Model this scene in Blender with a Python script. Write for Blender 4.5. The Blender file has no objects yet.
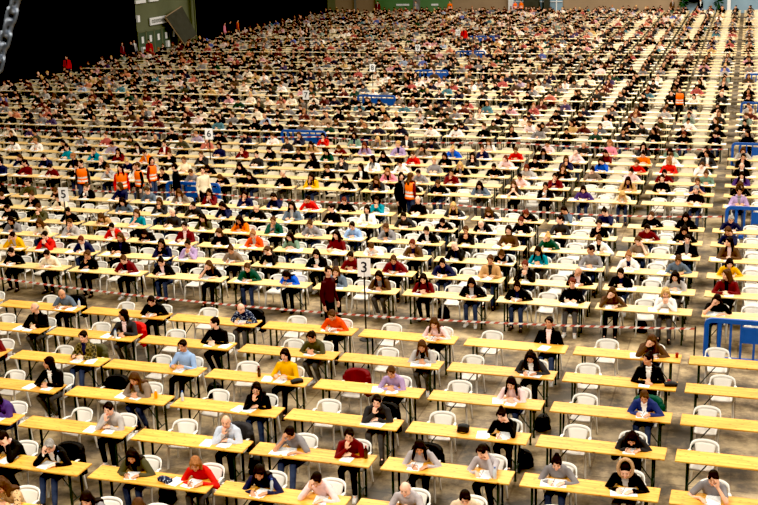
import bpy, bmesh, math, random
import numpy as np
from mathutils import Vector, Matrix
random.seed(11)
C = bpy.context.scene.collection
PI = math.pi
V = Vector

# ------------------------------------------------------------------ materials
def new_mat(name):
    m = bpy.data.materials.new(name); m.use_nodes = True
    nt = m.node_tree
    return m, nt, nt.nodes['Principled BSDF']

def noise_mat(name, rgb, rough=.8, scale=8., amount=.25, bump=0., bscale=60., spec=.3, metal=0., attr=None):
    m, nt, b = new_mat(name); N = nt.nodes; K = nt.links
    tc = N.new('ShaderNodeTexCoord'); nz = N.new('ShaderNodeTexNoise')
    nz.inputs['Scale'].default_value = scale; nz.inputs['Detail'].default_value = 3
    K.new(tc.outputs['Object'], nz.inputs['Vector'])
    mr = N.new('ShaderNodeMapRange')
    mr.inputs[1].default_value = .3; mr.inputs[2].default_value = .7
    mr.inputs[3].default_value = 1 - amount; mr.inputs[4].default_value = 1 + amount
    K.new(nz.outputs['Fac'], mr.inputs[0])
    mx = N.new('ShaderNodeVectorMath'); mx.operation = 'SCALE'
    if attr:
        a = N.new('ShaderNodeVertexColor'); a.layer_name = attr
        mm = N.new('ShaderNodeVectorMath'); mm.operation = 'MULTIPLY'
        mm.inputs[1].default_value = rgb
        K.new(a.outputs['Color'], mm.inputs[0]); K.new(mm.outputs[0], mx.inputs[0])
    else:
        mx.inputs[0].default_value = rgb
    K.new(mr.outputs[0], mx.inputs['Scale'])
    K.new(mx.outputs[0], b.inputs['Base Color'])
    b.inputs['Roughness'].default_value = rough
    b.inputs['Specular IOR Level'].default_value = spec
    b.inputs['Metallic'].default_value = metal
    if bump:
        n2 = N.new('ShaderNodeTexNoise'); n2.inputs['Scale'].default_value = bscale
        K.new(tc.outputs['Object'], n2.inputs['Vector'])
        bp = N.new('ShaderNodeBump'); bp.inputs['Strength'].default_value = bump; bp.inputs['Distance'].default_value = .01
        K.new(n2.outputs['Fac'], bp.inputs['Height']); K.new(bp.outputs['Normal'], b.inputs['Normal'])
    return m

def s2l(r, g, b):
    f = lambda c: (c/255/12.92) if c/255 <= .04045 else ((c/255+.055)/1.055)**2.4
    return (f(r), f(g), f(b))

CLOTH = dict(black=(16,14,15), charcoal=(44,42,44), grey=(128,124,126), lightgrey=(172,166,162), lilacgrey=(170,162,164),
  slate=(92,104,118), navy=(30,32,58), navyblue=(42,52,104), navypattern=(34,40,62), blue=(30,84,190), skyblue=(140,168,208), teal=(20,124,140),
  green=(24,66,50), sage=(116,142,122), olive=(72,68,46), brown=(82,56,38), taupe=(126,108,92), tan=(182,140,92), beige=(214,190,160),
  cream=(234,216,184), white=(236,232,226), whiteblue=(186,194,208), blush=(232,200,198), pink=(216,130,148), lilac=(164,140,178), purple=(70,48,104),
  maroon=(98,24,28), wine=(60,24,28), red=(190,34,30), orangered=(208,72,28), orange=(228,110,24), mustard=(214,160,30), leopard=(168,128,84), plaid=(110,96,60))
CM = {}
def cloth(n):
    if n in CM: return CM[n]
    m = noise_mat('cloth_'+n, s2l(*CLOTH[n]), .9, 5, .18, .5, 26., .15)
    if n in ('leopard', 'plaid', 'navypattern'):
        nt = m.node_tree; b = nt.nodes['Principled BSDF']
        tc = nt.nodes.new('ShaderNodeTexCoord')
        if n == 'plaid':
            t = nt.nodes.new('ShaderNodeTexChecker'); t.inputs['Scale'].default_value = 16
            t.inputs['Color1'].default_value = (*s2l(120,104,60),1); t.inputs['Color2'].default_value = (*s2l(48,44,34),1)
            nt.links.new(tc.outputs['Object'], t.inputs['Vector']); nt.links.new(t.outputs['Color'], b.inputs['Base Color'])
        else:
            t = nt.nodes.new('ShaderNodeTexVoronoi'); t.inputs['Scale'].default_value = 26
            r = nt.nodes.new('ShaderNodeValToRGB')
            a, c = ((40,28,20),(206,170,124)) if n == 'leopard' else ((160,172,190),(30,36,58))
            r.color_ramp.elements[0].color = (*s2l(*a),1); r.color_ramp.elements[1].color = (*s2l(*c),1)
            r.color_ramp.elements[0].position = .22; r.color_ramp.elements[1].position = .42
            nt.links.new(tc.outputs['Object'], t.inputs['Vector']); nt.links.new(t.outputs['Distance'], r.inputs[0])
            nt.links.new(r.outputs[0], b.inputs['Base Color'])
    CM[n] = m; return m

SKINS = [noise_mat('skin_light', s2l(226,172,142), .55, 20, .06, attr='tint'),
         noise_mat('skin_fair', s2l(234,184,158), .55, 20, .06, attr='tint'),
         noise_mat('skin_tan', s2l(200,144,110), .55, 20, .06, attr='tint')]
HAIRC = dict(dark=(24,15,12), brownhair=(74,46,28), ginger=(150,98,60), grey=(140,134,128), blond=(196,156,96), redhair=(96,40,28))
HM = {k: noise_mat('hair_'+k, s2l(*v), .75, 40, .35, .6, 90., .12) for k, v in HAIRC.items()}
M_metal = noise_mat('dark_green_steel', s2l(26,40,34), .5, 12, .25, spec=.4)
M_bolt = noise_mat('black_steel', s2l(22,22,24), .45, 12, .2, spec=.5)
M_plastic = noise_mat('white_plastic', s2l(226,221,212), .42, 3, .05, spec=.4)
M_plastic2 = noise_mat('beige_plastic', s2l(212,200,176), .5, 3, .08, spec=.3)  # duller beige copy of the white plastic, for distant chairs
M_shoe = noise_mat('dark_shoe', s2l(34,30,30), .6, 10, .3)
M_shoe2 = noise_mat('white_shoe', s2l(200,196,190), .6, 10, .2)
M_denim = noise_mat('denim', s2l(52,62,88), .9, 9, .3, .4, 40.)
M_dtrou = noise_mat('dark_trousers', s2l(20,19,24), .9, 9, .3, .4, 40.)
M_gtrou = noise_mat('grey_trousers', s2l(80,76,76), .9, 9, .3, .4, 40.)
M_blue = noise_mat('blue_plastic', s2l(20,78,160), .5, 4, .12, spec=.5)
M_red = noise_mat('red_tape', s2l(196,92,78), .5, 4, .08)
M_vest = noise_mat('orange_vest', s2l(255,112,28), .7, 6, .08)
M_refl = noise_mat('reflective_band', s2l(232,230,220), .4, 6, .08)
M_black = noise_mat('black_fabric', (.0025,.0025,.003), 1., 3, .4, spec=0.)
M_bag = noise_mat('black_nylon', s2l(24,23,26), .7, 12, .3, .4, 60.)
M_tan_wall = noise_mat('tan_wall', s2l(160,136,110), .9, .6, .08)
M_green_wall = noise_mat('green_wall', s2l(104,108,84), .8, .5, .12)
M_green_door = noise_mat('green_door', s2l(74,88,70), .7, .8, .15)
M_green_panel = noise_mat('bright_green_panel', s2l(92,128,86), .8, .5, .12)
M_pale_blue = noise_mat('pale_blue_glazing', s2l(136,162,180), .3, .6, .1, spec=.5)
M_white = noise_mat('white_board', s2l(238,238,238), .7, 5, .03)
M_darkbox = noise_mat('dark_panel', s2l(62,62,54), .7, 2, .15)
M_greyl = noise_mat('grey_letters', s2l(120,120,112), .7, 8, .1)
M_ink = noise_mat('ink', s2l(34,32,44), .7, 8, .1)
M_plant = noise_mat('plant_green', s2l(40,74,44), .8, 6, .3)
M_steel = noise_mat('bright_steel', s2l(150,160,176), .3, 30, .2, spec=.6, metal=.85)
M_clear = noise_mat('clear_bottle', s2l(196,206,214), .15, 8, .05, spec=.6)
M_cap = noise_mat('blue_cap', s2l(50,90,170), .5, 8, .05)
M_juice = noise_mat('orange_juice', s2l(236,150,20), .3, 8, .08, spec=.5)
M_cola = noise_mat('dark_drink', s2l(50,20,16), .25, 8, .1, spec=.6)
M_redcup = noise_mat('red_cup', s2l(150,26,22), .4, 8, .1, spec=.5)
M_fur = noise_mat('tan_fur', s2l(188,150,112), 1., 60, .4, 1., 120.)
M_lamp = None

def wood_mat(name, dark, light, rough, spec):
    m, nt, b = new_mat(name); N = nt.nodes; K = nt.links
    tc = N.new('ShaderNodeTexCoord'); oi = N.new('ShaderNodeObjectInfo'); at = N.new('ShaderNodeVertexColor'); at.layer_name = 'tint'
    off = N.new('ShaderNodeVectorMath'); off.operation = 'MULTIPLY_ADD'
    off.inputs[1].default_value = (1,1,1)
    rv = N.new('ShaderNodeCombineXYZ'); ml = N.new('ShaderNodeMath'); ml.operation = 'MULTIPLY'; ml.inputs[1].default_value = 37.
    K.new(oi.outputs['Random'], ml.inputs[0]); K.new(ml.outputs[0], rv.inputs[0]); K.new(ml.outputs[0], rv.inputs[1])
    K.new(tc.outputs['Object'], off.inputs[0]); K.new(rv.outputs[0], off.inputs[2])
    mp = N.new('ShaderNodeMapping'); mp.inputs['Scale'].default_value = (.9, 14, 6)
    K.new(off.outputs[0], mp.inputs[0])
    nz = N.new('ShaderNodeTexNoise'); nz.inputs['Scale'].default_value = 1.6; nz.inputs['Detail'].default_value = 4
    K.new(mp.outputs[0], nz.inputs['Vector'])
    r = N.new('ShaderNodeValToRGB')
    r.color_ramp.elements[0].position = .3; r.color_ramp.elements[1].position = .75
    r.color_ramp.elements[0].color = (*s2l(*dark),1); r.color_ramp.elements[1].color = (*s2l(*light),1)
    K.new(nz.outputs['Fac'], r.inputs[0])
    # knots
    mp2 = N.new('ShaderNodeMapping'); mp2.inputs['Scale'].default_value = (2.2, 6, 1)
    K.new(off.outputs[0], mp2.inputs[0])
    vo = N.new('ShaderNodeTexVoronoi'); vo.inputs['Scale'].default_value = 1.5; vo.voronoi_dimensions = '2D'
    K.new(mp2.outputs[0], vo.inputs['Vector'])
    kr = N.new('ShaderNodeValToRGB'); kr.color_ramp.elements[0].position = .03; kr.color_ramp.elements[1].position = .11
    kr.color_ramp.elements[0].color = (.42,.26,.13,1); kr.color_ramp.elements[1].color = (1,1,1,1)
    K.new(vo.outputs['Distance'], kr.inputs[0])
    # plank joints across the depth
    sx = N.new('ShaderNodeSeparateXYZ'); K.new(tc.outputs['Object'], sx.inputs[0])
    fr = N.new('ShaderNodeMath'); fr.operation = 'PINGPONG'; fr.inputs[1].default_value = .061
    K.new(sx.outputs['Y'], fr.inputs[0])
    jr = N.new('ShaderNodeMapRange'); jr.inputs[1].default_value = 0; jr.inputs[2].default_value = .004; jr.inputs[3].default_value = .62; jr.inputs[4].default_value = 1
    K.new(fr.outputs[0], jr.inputs[0])
    m1 = N.new('ShaderNodeVectorMath'); m1.operation = 'MULTIPLY'; K.new(r.outputs[0], m1.inputs[0]); K.new(kr.outputs[0], m1.inputs[1])
    m2 = N.new('ShaderNodeVectorMath'); m2.operation = 'SCALE'; K.new(m1.outputs[0], m2.inputs[0]); K.new(jr.outputs[0], m2.inputs['Scale'])
    vr = N.new('ShaderNodeMapRange'); vr.inputs[3].default_value = .86; vr.inputs[4].default_value = 1.06
    K.new(oi.outputs['Random'], vr.inputs[0])
    m3 = N.new('ShaderNodeVectorMath'); m3.operation = 'SCALE'; K.new(m2.outputs[0], m3.inputs[0]); K.new(vr.outputs[0], m3.inputs['Scale'])
    K.new(m3.outputs[0], b.inputs['Base Color'])
    b.inputs['Roughness'].default_value = rough; b.inputs['Specular IOR Level'].default_value = spec
    return m
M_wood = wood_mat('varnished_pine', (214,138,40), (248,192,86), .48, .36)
M_wood_glare = wood_mat('glare_tinted_pine', (222,172,96), (250,218,150), .45, .45)  # same pine with grazing glare painted into its colour, beyond the front block
M_wood_far_glare = wood_mat('far_glare_tinted_pine', (226,190,128), (250,226,174), .45, .45)  # paler again: stronger painted glare for the farthest tables

def paper_mat():
    m, nt, b = new_mat('printed_paper'); N = nt.nodes; K = nt.links
    tc = N.new('ShaderNodeTexCoord'); sx = N.new('ShaderNodeSeparateXYZ'); K.new(tc.outputs['Object'], sx.inputs[0])
    pp = N.new('ShaderNodeMath'); pp.operation = 'PINGPONG'; pp.inputs[1].default_value = .006; K.new(sx.outputs['Y'], pp.inputs[0])
    nz = N.new('ShaderNodeTexNoise'); nz.inputs['Scale'].default_value = 22; K.new(tc.outputs['Object'], nz.inputs['Vector'])
    a = N.new('ShaderNodeMath'); a.operation = 'GREATER_THAN'; a.inputs[1].default_value = .0035; K.new(pp.outputs[0], a.inputs[0])
    c = N.new('ShaderNodeMath'); c.operation = 'GREATER_THAN'; c.inputs[1].default_value = .47; K.new(nz.outputs['Fac'], c.inputs[0])
    d = N.new('ShaderNodeMath'); d.operation = 'MULTIPLY'; K.new(a.outputs[0], d.inputs[0]); K.new(c.outputs[0], d.inputs[1])
    mx = N.new('ShaderNodeMix'); mx.data_type = 'RGBA'
    mx.inputs[6].default_value = (.93,.93,.92,1); mx.inputs[7].default_value = (.62,.62,.64,1)
    K.new(d.outputs[0], mx.inputs[0]); K.new(mx.outputs[2], b.inputs['Base Color']); b.inputs['Roughness'].default_value = .8
    return m
M_paper = paper_mat()

def floor_mat():
    m, nt, b = new_mat('worn_concrete'); N = nt.nodes; K = nt.links
    tc = N.new('ShaderNodeTexCoord')
    n1 = N.new('ShaderNodeTexNoise'); n1.inputs['Scale'].default_value = .8; n1.inputs['Detail'].default_value = 6; n1.inputs['Roughness'].default_value = .7
    n2 = N.new('ShaderNodeTexNoise'); n2.inputs['Scale'].default_value = 5; n2.inputs['Detail'].default_value = 5
    for n in (n1, n2): K.new(tc.outputs['Object'], n.inputs['Vector'])
    r = N.new('ShaderNodeValToRGB'); r.color_ramp.elements[0].position = .4; r.color_ramp.elements[1].position = .6
    r.color_ramp.elements[0].color = (*s2l(70,58,42),1); r.color_ramp.elements[1].color = (*s2l(182,160,122),1)
    e = r.color_ramp.elements.new(.5); e.color = (*s2l(128,108,80),1)
    K.new(n1.outputs['Fac'], r.inputs[0])
    br = N.new('ShaderNodeTexBrick'); br.inputs['Scale'].default_value = .33
    br.inputs['Color1'].default_value = (1,1,1,1); br.inputs['Color2'].default_value = (.6,.58,.54,1); br.inputs['Mortar'].default_value = (.55,.5,.45,1)
    br.inputs['Mortar Size'].default_value = .006; br.inputs['Brick Width'].default_value = .8; br.inputs['Row Height'].default_value = .5
    K.new(tc.outputs['Object'], br.inputs['Vector'])
    m1 = N.new('ShaderNodeVectorMath'); m1.operation = 'MULTIPLY'; K.new(r.outputs[0], m1.inputs[0]); K.new(br.outputs['Color'], m1.inputs[1])
    mr = N.new('ShaderNodeMapRange'); mr.inputs[1].default_value = .3; mr.inputs[2].default_value = .7; mr.inputs[3].default_value = .8; mr.inputs[4].default_value = 1.2
    K.new(n2.outputs['Fac'], mr.inputs[0])
    m2 = N.new('ShaderNodeVectorMath'); m2.operation = 'SCALE'; K.new(m1.outputs[0], m2.inputs[0]); K.new(mr.outputs[0], m2.inputs['Scale'])
    K.new(m2.outputs[0], b.inputs['Base Color']); b.inputs['Roughness'].default_value = .6
    return m
M_floor = floor_mat()

def vcol_mat(name, rough):
    m, nt, b = new_mat(name); a = nt.nodes.new('ShaderNodeVertexColor'); a.layer_name = 'Col'
    nt.links.new(a.outputs['Color'], b.inputs['Base Color']); b.inputs['Roughness'].default_value = rough
    b.inputs['Specular IOR Level'].default_value = .2
    return m
M_crowd = vcol_mat('crowd_colours', .85)

# ------------------------------------------------------------------ mesh builder
class MB:
    def __init__(s): s.v = []; s.f = []; s.m = []
    def add(s, vs, fs, mi=0):
        o = len(s.v); s.v += [tuple(p) for p in vs]
        s.f += [tuple(i+o for i in f) for f in fs]; s.m += [mi]*len(fs); return s
    def box(s, c, d, R=None, mi=0, taper=1.):
        c = V(c); R = R or Matrix.Identity(3); vs = []
        for z in (-1, 1):
            t = taper if z > 0 else 1.
            for x, y in ((-1,-1),(1,-1),(1,1),(-1,1)):
                vs.append(c + R @ V((x*d[0]/2*t, y*d[1]/2*t, z*d[2]/2)))
        return s.add(vs, [(3,2,1,0),(4,5,6,7),(0,1,5,4),(1,2,6,5),(2,3,7,6),(3,0,4,7)], mi)
    def rings(s, rs, mi=0, cap=True, closed=False):
        n = len(rs[0]); vs = [p for r in rs for p in r]; fs = []
        k = len(rs)
        for i in range(k if closed else k-1):
            a = i*n; b = ((i+1) % k)*n
            for j in range(n):
                fs.append((a+j, a+(j+1) % n, b+(j+1) % n, b+j))
        if cap and not closed:
            fs.append(tuple(range(n-1,-1,-1))); fs.append(tuple((k-1)*n+j for j in range(n)))
        return s.add(vs, fs, mi)
    def tube(s, pts, rad, n=8, mi=0, cap=True):
        pts = [V(p) for p in pts]
        rad = rad if isinstance(rad, (list, tuple)) else [rad]*len(pts)
        rs = []
        for i, p in enumerate(pts):
            d = (pts[min(i+1, len(pts)-1)]-pts[max(i-1, 0)]).normalized()
            a = d.cross(V((0,0,1)));
            if a.length < .05: a = d.cross(V((0,1,0)))
            a.normalize(); b = d.cross(a)
            rs.append([p + a*math.cos(2*PI*j/n)*rad[i] + b*math.sin(2*PI*j/n)*rad[i] for j in range(n)])
        return s.rings(rs, mi, cap)
    def ell(s, c, r, R=None, nu=14, nv=9, mi=0, fn=None):
        c = V(c); R = R or Matrix.Identity(3); vs = [c + R @ V((0,0,r[2]))]; fs = []
        for i in range(1, nv):
            t = PI*i/nv
            for j in range(nu):
                p = 2*PI*j/nu
                q = V((r[0]*math.sin(t)*math.cos(p), r[1]*math.sin(t)*math.sin(p), r[2]*math.cos(t)))
                if fn: q = fn(q)
                vs.append(c + R @ q)
        vs.append(c + R @ V((0,0,-r[2])))
        for j in range(nu): fs.append((0, 1+j, 1+(j+1) % nu))
        for i in range(nv-2):
            a = 1+i*nu; b = a+nu
            for j in range(nu): fs.append((a+j, b+j, b+(j+1) % nu, a+(j+1) % nu))
        a = 1+(nv-2)*nu; e = len(vs)-1
        for j in range(nu): fs.append((a+(j+1) % nu, a+j, e))
        return s.add(vs, fs, mi)
    def cap(s, p0, p1, r0, r1, n=12):      # tapered capsule
        s.ell(p0, (r0,)*3, nu=n, nv=8); s.ell(p1, (r1,)*3, nu=n, nv=8); return s.tube([p0, p1], [r0, r1], n)
    def loft(s, secs, n=18, mi=0):          # sections: centre, x axis, y axis, rx, ry
        rs = []
        for c, ax, ay, rx, ry in secs:
            c = V(c); ax = V(ax).normalized(); ay = V(ay).normalized()
            rs.append([c + ax*rx*math.cos(2*PI*j/n) + ay*ry*math.sin(2*PI*j/n) for j in range(n)])
        return s.rings(rs, mi)
    def mesh(s, name, mats=(), smooth=False):
        me = bpy.data.meshes.new(name); me.from_pydata(s.v, [], s.f)
        for m in mats: me.materials.append(m)
        if any(s.m): me.polygons.foreach_set('material_index', s.m)
        if smooth: me.polygons.foreach_set('use_smooth', [True]*len(me.polygons))
        bm = bmesh.new(); bm.from_mesh(me); bmesh.ops.recalc_face_normals(bm, faces=bm.faces); bm.to_mesh(me); bm.free()
        me.update(); return me

def solid(mb, name, mats, voxel, smooth=3, decim=1., sub=0):
    me0 = mb.mesh('tmp'); o = bpy.data.objects.new('tmp', me0); C.objects.link(o)
    r = o.modifiers.new('r', 'REMESH'); r.mode = 'VOXEL'; r.voxel_size = voxel; r.use_smooth_shade = True
    if smooth:
        q = o.modifiers.new('s', 'SMOOTH'); q.factor = .5; q.iterations = smooth
    if decim < 1:
        d = o.modifiers.new('d', 'DECIMATE'); d.ratio = decim
    dg = bpy.context.evaluated_depsgraph_get()
    me = bpy.data.meshes.new_from_object(o.evaluated_get(dg)); me.name = name
    bpy.data.objects.remove(o); bpy.data.meshes.remove(me0)
    me.materials.clear()
    for m in mats: me.materials.append(m)
    me.polygons.foreach_set('use_smooth', [True]*len(me.polygons))
    return me

def link(name, data, parent=None, mats=None, loc=None, rotz=0.):
    o = bpy.data.objects.new(name, data); C.objects.link(o)
    if parent is not None: o.parent = parent
    if loc is not None: o.location = loc
    if rotz: o.rotation_euler = (0, 0, rotz)
    if mats:
        for sl, m in zip(o.material_slots, mats):
            if m is not None: sl.link = 'OBJECT'; sl.material = m
    return o
def tag(o, label, cat, group=None, kind=None):
    if label: o['label'] = label
    if cat: o['category'] = cat
    if group: o['group'] = group
    if kind: o['kind'] = kind
    return o
# ------------------------------------------------------------------ people
X_, Y_, Z_ = V((1,0,0)), V((0,1,0)), V((0,0,1))
def ik(S, W, pole, l1=.295, l2=.262):
    d = W-S; D = min(d.length, l1+l2-.012); dn = d.normalized(); W2 = S+dn*D
    a = (l1*l1-l2*l2+D*D)/(2*D); h = math.sqrt(max(l1*l1-a*a, 1e-6))
    p = pole-dn*pole.dot(dn); p.normalize()
    return S+dn*a+p*h, W2

# lean, twist, head pitch, yaw, roll (deg); r / l arm mode; legs mode
POSES = dict(
  write=(29, 0, 33, 8, 0, 'pen', 'flat', 0), cheek=(26, 4, 27, -14, -10, 'pen', 'cheek', 1), cheekL=(26, 0, 30, 10, 8, 'flat', 'brow', 0),
  brow=(29, -4, 35, 6, 6, 'brow', 'flat', 2), folded=(27, 0, 28, 0, 0, 'fold', 'fold', 1), chin=(24, 0, 20, 8, 4, 'chin', 'fold', 0),
  upright=(10, 0, 16, 0, 0, 'hold', 'hold', 2), side=(14, 8, 8, -48, 0, 'fold', 'fold', 1), low=(40, 0, 46, -6, 6, 'pen', 'flat', 0),
  sit=(4, 0, 4, -12, 0, 'lap', 'lap', 2), clasp=(22, 0, 22, 4, 0, 'clasp', 'clasp', 0),
  stand=(2, 0, 6, -30, 0, 'down', 'down', 9), standhips=(0, 0, 4, 20, 0, 'hip', 'hip', 9))
SK = {}
def skeleton(pn):
    if pn in SK: return SK[pn]
    lean, tw, hp, hy, hr, ra, la, legs = POSES[pn]
    R = math.radians
    standing = legs == 9
    P = V((0, .03, .95 if standing else .52))
    D = lambda k: V((0, -math.sin(R(lean*k)), math.cos(R(lean*k))))
    d1, d2, d3 = D(.6), D(1.), D(1.35)
    waist = P+d1*.16; chest = waist+d2*.18; sh = chest+d3*.14; neck = sh+d3*.075
    HR = Matrix.Rotation(R(hy), 3, 'Z') @ Matrix.Rotation(R(hp), 3, 'X') @ Matrix.Rotation(R(hr), 3, 'Y')
    nd = D(1.9)
    Hc = neck + nd*.045 + HR @ V((0, -.012, .105))
    TW = Matrix.Rotation(R(tw), 3, 'Z')
    T = .79
    s = dict(P=P, waist=waist, chest=chest, sh=sh, neck=neck, d=(d1,d2,d3), HR=HR, Hc=Hc, nd=nd, arms=[], legs=[], pn=pn)
    for side, mode in ((-1, ra), (1, la)):
        S = sh + TW @ V((side*.172, 0, -.04))
        out = V((side, 0, 0)); inn = -out
        if mode == 'pen': W, pole, hd, up, curl = V((side*.10, -.42, T+.005)), V((side*.9, .35, -.6)), V((inn.x*.45, -.85, -.12)), V((side*.55, -.1, .8)), .75
        elif mode == 'flat': W, pole, hd, up, curl = V((side*.15, -.40, T)), V((side*1., .3, -.5)), V((inn.x*.7, -.75, -.02)), Z_, .12
        elif mode == 'fold': W, pole, hd, up, curl = V((side*.06, -.36+.03*side, T+.012*(1+side))), V((side*1., .2, -.5)), V((inn.x*.95, -.2, 0)), V((0,-.35,.9)), .25
        elif mode == 'hold': W, pole, hd, up, curl = V((side*.13, -.36, T+.04)), V((side*.8, .6, -.8)), V((inn.x*.5, -.8, .25)), V((side*.7,0,.7)), .5
        elif mode == 'cheek': W, pole, hd, up, curl = Hc+HR@V((side*.095, -.045, -.125)), V((side*.55, -.55, -1)), HR@V((-side*.12, .1, .95)), HR@V((side, -.1, 0)), .45
        elif mode == 'brow': W, pole, hd, up, curl = Hc+HR@V((side*.085, -.135, -.05)), V((side*.75, -.4, -1)), HR@V((-side*.25, .35, .9)), HR@V((side*.5, -.85, .2)), .3
        elif mode == 'chin': W, pole, hd, up, curl = Hc+HR@V((side*.035, -.14, -.185)), V((side*.75, -.5, -1)), HR@V((-side*.1, .15, .95)), HR@V((side*.35, -.9, .1)), 1.0
        elif mode == 'clasp': W, pole, hd, up, curl = Hc+HR@V((side*.05, -.14, -.19)), V((side*.9, -.4, -1)), HR@V((-side*.45, 0, .85)), HR@V((side*.7, -.6, .1)), .9
        elif mode == 'lap': W, pole, hd, up, curl = V((side*.09, -.25, .665)), V((side*.9, .5, -.4)), V((inn.x*.45, -.85, -.1)), Z_, .2
        elif mode == 'down': W, pole, hd, up, curl = S+V((side*.07, -.07, -.53)), V((side*.3, 1, 0)), V((0, -.15, -1)), V((side, 0, 0)), .35
        else: W, pole, hd, up, curl = V((side*.2, -.04, P.z+.10)), V((side*1, .5, 0)), V((-side*.5, -.75, -.3)), V((side, -.3, .4)), .3
        E, W = ik(S, W, pole)
        s['arms'].append(dict(S=S, E=E, W=W, hd=hd.normalized(), up=up.normalized(), curl=curl, side=side, mode=mode))
    for side in (-1, 1):
        H = P + V((side*.088, -.01, -.01))
        if standing: K, A, F = V((side*.10, -.01, .50)), V((side*.11, .03, .085)), V((side*.13, -.14, .035))
        else:
            st = {0: (.43, .34, side*.0), 1: (.42, .18, side*.03), 2: (.45, .52, 0)}[legs]
            K = V((side*.115, -st[0], .535)); A = V((side*(.12)-st[2], -st[1]-(.06 if legs == 0 and side > 0 else 0), .09)); F = A+V((side*.012, -.08, -.05))
        s['legs'].append((H, K, A, F))
    SK[pn] = s; return s

def torso_secs(s, inf=0., bottom=True):
    d1, d2, d3 = s['d']
    ax = X_; f = lambda d: d.cross(X_).normalized()
    P, w, c, sh, n = s['P'], s['waist'], s['chest'], s['sh'], s['neck']
    q = [(P-Z_*.075, ax, Y_, .13+inf, .10+inf), (P-Z_*.03, ax, Y_, .165+inf, .118+inf), (P+d1*.06, ax, f(d1), .162+inf, .112+inf), (w, ax, f(d1), .142+inf, .103+inf),
         (w+d2*.09, ax, f(d2), .152+inf, .11+inf), (c, ax, f(d2), .168+inf, .118+inf), (c+d3*.08, ax, f(d3), .172+inf, .108+inf),
         (sh, ax, f(d3), .15+inf, .088+inf), (sh+d3*.035, ax, f(d3), .10+inf*.7, .07+inf*.6), (sh+d3*.06, ax, f(d3), .066+inf*.5, .06+inf*.4)]
    return q

def add_hand(b, a):
    W, h, up, side = a['W'], a['hd'], a['up'], a['side']
    lat = h.cross(up).normalized(); up = lat.cross(h).normalized()
    # thumb side: towards the body's middle when the palm faces down
    if lat.x*side > 0: lat = -lat
    Rm = Matrix((lat, h, up)).transposed()
    b.ell(W+h*.045, (.040, .052, .0165), Rm, 14, 8)
    b.cap(W-h*.01, W+h*.03, .026, .026)
    for k, (o, L) in enumerate(((.030, .068), (.010, .078), (-.011, .072), (-.031, .056))):
        p = W+h*.085+lat*o; ang = .15+a['curl']*.25
        dirv = (h+lat*o*2.2).normalized()
        for sgl, r0, r1 in ((.45, .0098, .0092), (.32, .0092, .0086), (.23, .0086, .0078)):
            dv = (dirv*math.cos(ang)-up*math.sin(ang)).normalized()
            q = p+dv*L*sgl; b.cap(p, q, r0, r1, 8); p = q; ang += a['curl']*.62
    p = W+h*.025+lat*.03; dv = (h*.62+lat*.75-up*.2).normalized(); q = p+dv*.036; b.cap(p, q, .0125, .0105, 8)
    dv = (h*.95+lat*.25-up*(.2+.3*a['curl'])).normalized(); b.cap(q, q+dv*.034, .0105, .0088, 8)
    return lat, up

def head_fn(q):
    z = q.z/.118; x, y, zz = q.x, q.y, q.z
    if z < 0:
        k = (-z)**1.4; x *= 1-.34*k
        if y > 0: y *= 1-.45*k
        else: y *= 1-.06*k
    if y < 0 and z > -.1: y *= .96
    return V((x, y, zz))
BODY = {}
def body_mesh(pn):
    if pn in BODY: return BODY[pn]
    s = skeleton(pn); b = MB()
    b.loft(torso_secs(s, -.012))
    b.cap(s['sh']+s['d'][2]*.03, s['Hc']-s['HR']@V((0,-.012,.06)), .056, .053)
    Hc, HR = s['Hc'], s['HR']
    b.ell(Hc, (.077, .096, .118), HR, 22, 16, fn=head_fn)
    b.ell(Hc+HR@V((0, -.075, -.085)), (.026, .022, .02), HR)                     # chin
    b.rings([[Hc+HR@V((x*.8, y, z)) for x, y, z in ring] for ring in
        ([(-.012,-.078,.03),(.012,-.078,.03),(.012,-.10,.03),(-.012,-.10,.03)], [(-.02,-.08,-.022),(.02,-.08,-.022),(.012,-.122,-.02),(-.012,-.122,-.02)],
         [(-.016,-.08,-.034),(.016,-.08,-.034),(.01,-.104,-.034),(-.01,-.104,-.034)])])
    for sx in (-1, 1):
        b.ell(Hc+HR@V((sx*.079, .012, -.008)), (.012, .02, .033), HR)
        b.ell(Hc+HR@V((sx*.042, -.068, -.03)), (.022, .018, .02), HR)              # cheek
    b.ell(Hc+HR@V((0, -.092, -.058)), (.024, .011, .009), HR)                    # lips
    for a in s['arms']:
        b.cap(a['S'], a['E'], .047, .038); b.cap(a['E'], a['W'], .037, .025)
        add_hand(b, a)
    for H, K, A, F in s['legs']:
        b.cap(H, K, .072, .05); b.cap(K, A, .048, .03); b.cap(A, F, .024, .02)
    me = solid(b, 'person_body', [SKINS[0]], .0078, 2, .42)
    n = len(me.vertices); co = np.empty(n*3); me.vertices.foreach_get('co', co); co = co.reshape(-1, 3)
    Hn = np.array(HR); L = (co-np.array(Hc)) @ Hn
    col = np.ones((n, 4))
    front = L[:, 1] < -.055
    for sx in (-1, 1):
        ew = front & (((L[:, 0]-sx*.032)/.0175)**2+((L[:, 2]-.012)/.0085)**2 < 1); col[ew] = (1.02, 1.15, 1.25, 1)
        e = front & (((L[:, 0]-sx*.032)/.010)**2+((L[:, 2]-.012)/.0085)**2 < 1); col[e] = (.06, .05, .05, 1)
        bw = front & (abs(L[:, 0]-sx*.033) < .021) & (abs(L[:, 2]-.034) < .0065); col[bw] = (.2, .15, .12, 1)
    lp = front & (((L[:, 0])/.026)**2+((L[:, 2]+.058)/.0095)**2 < 1); col[lp] = (.78, .42, .42, 1)
    at = me.attributes.new('tint', 'FLOAT_COLOR', 'POINT'); at.data.foreach_set('color', col.reshape(-1))
    BODY[pn] = me; return me

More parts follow.
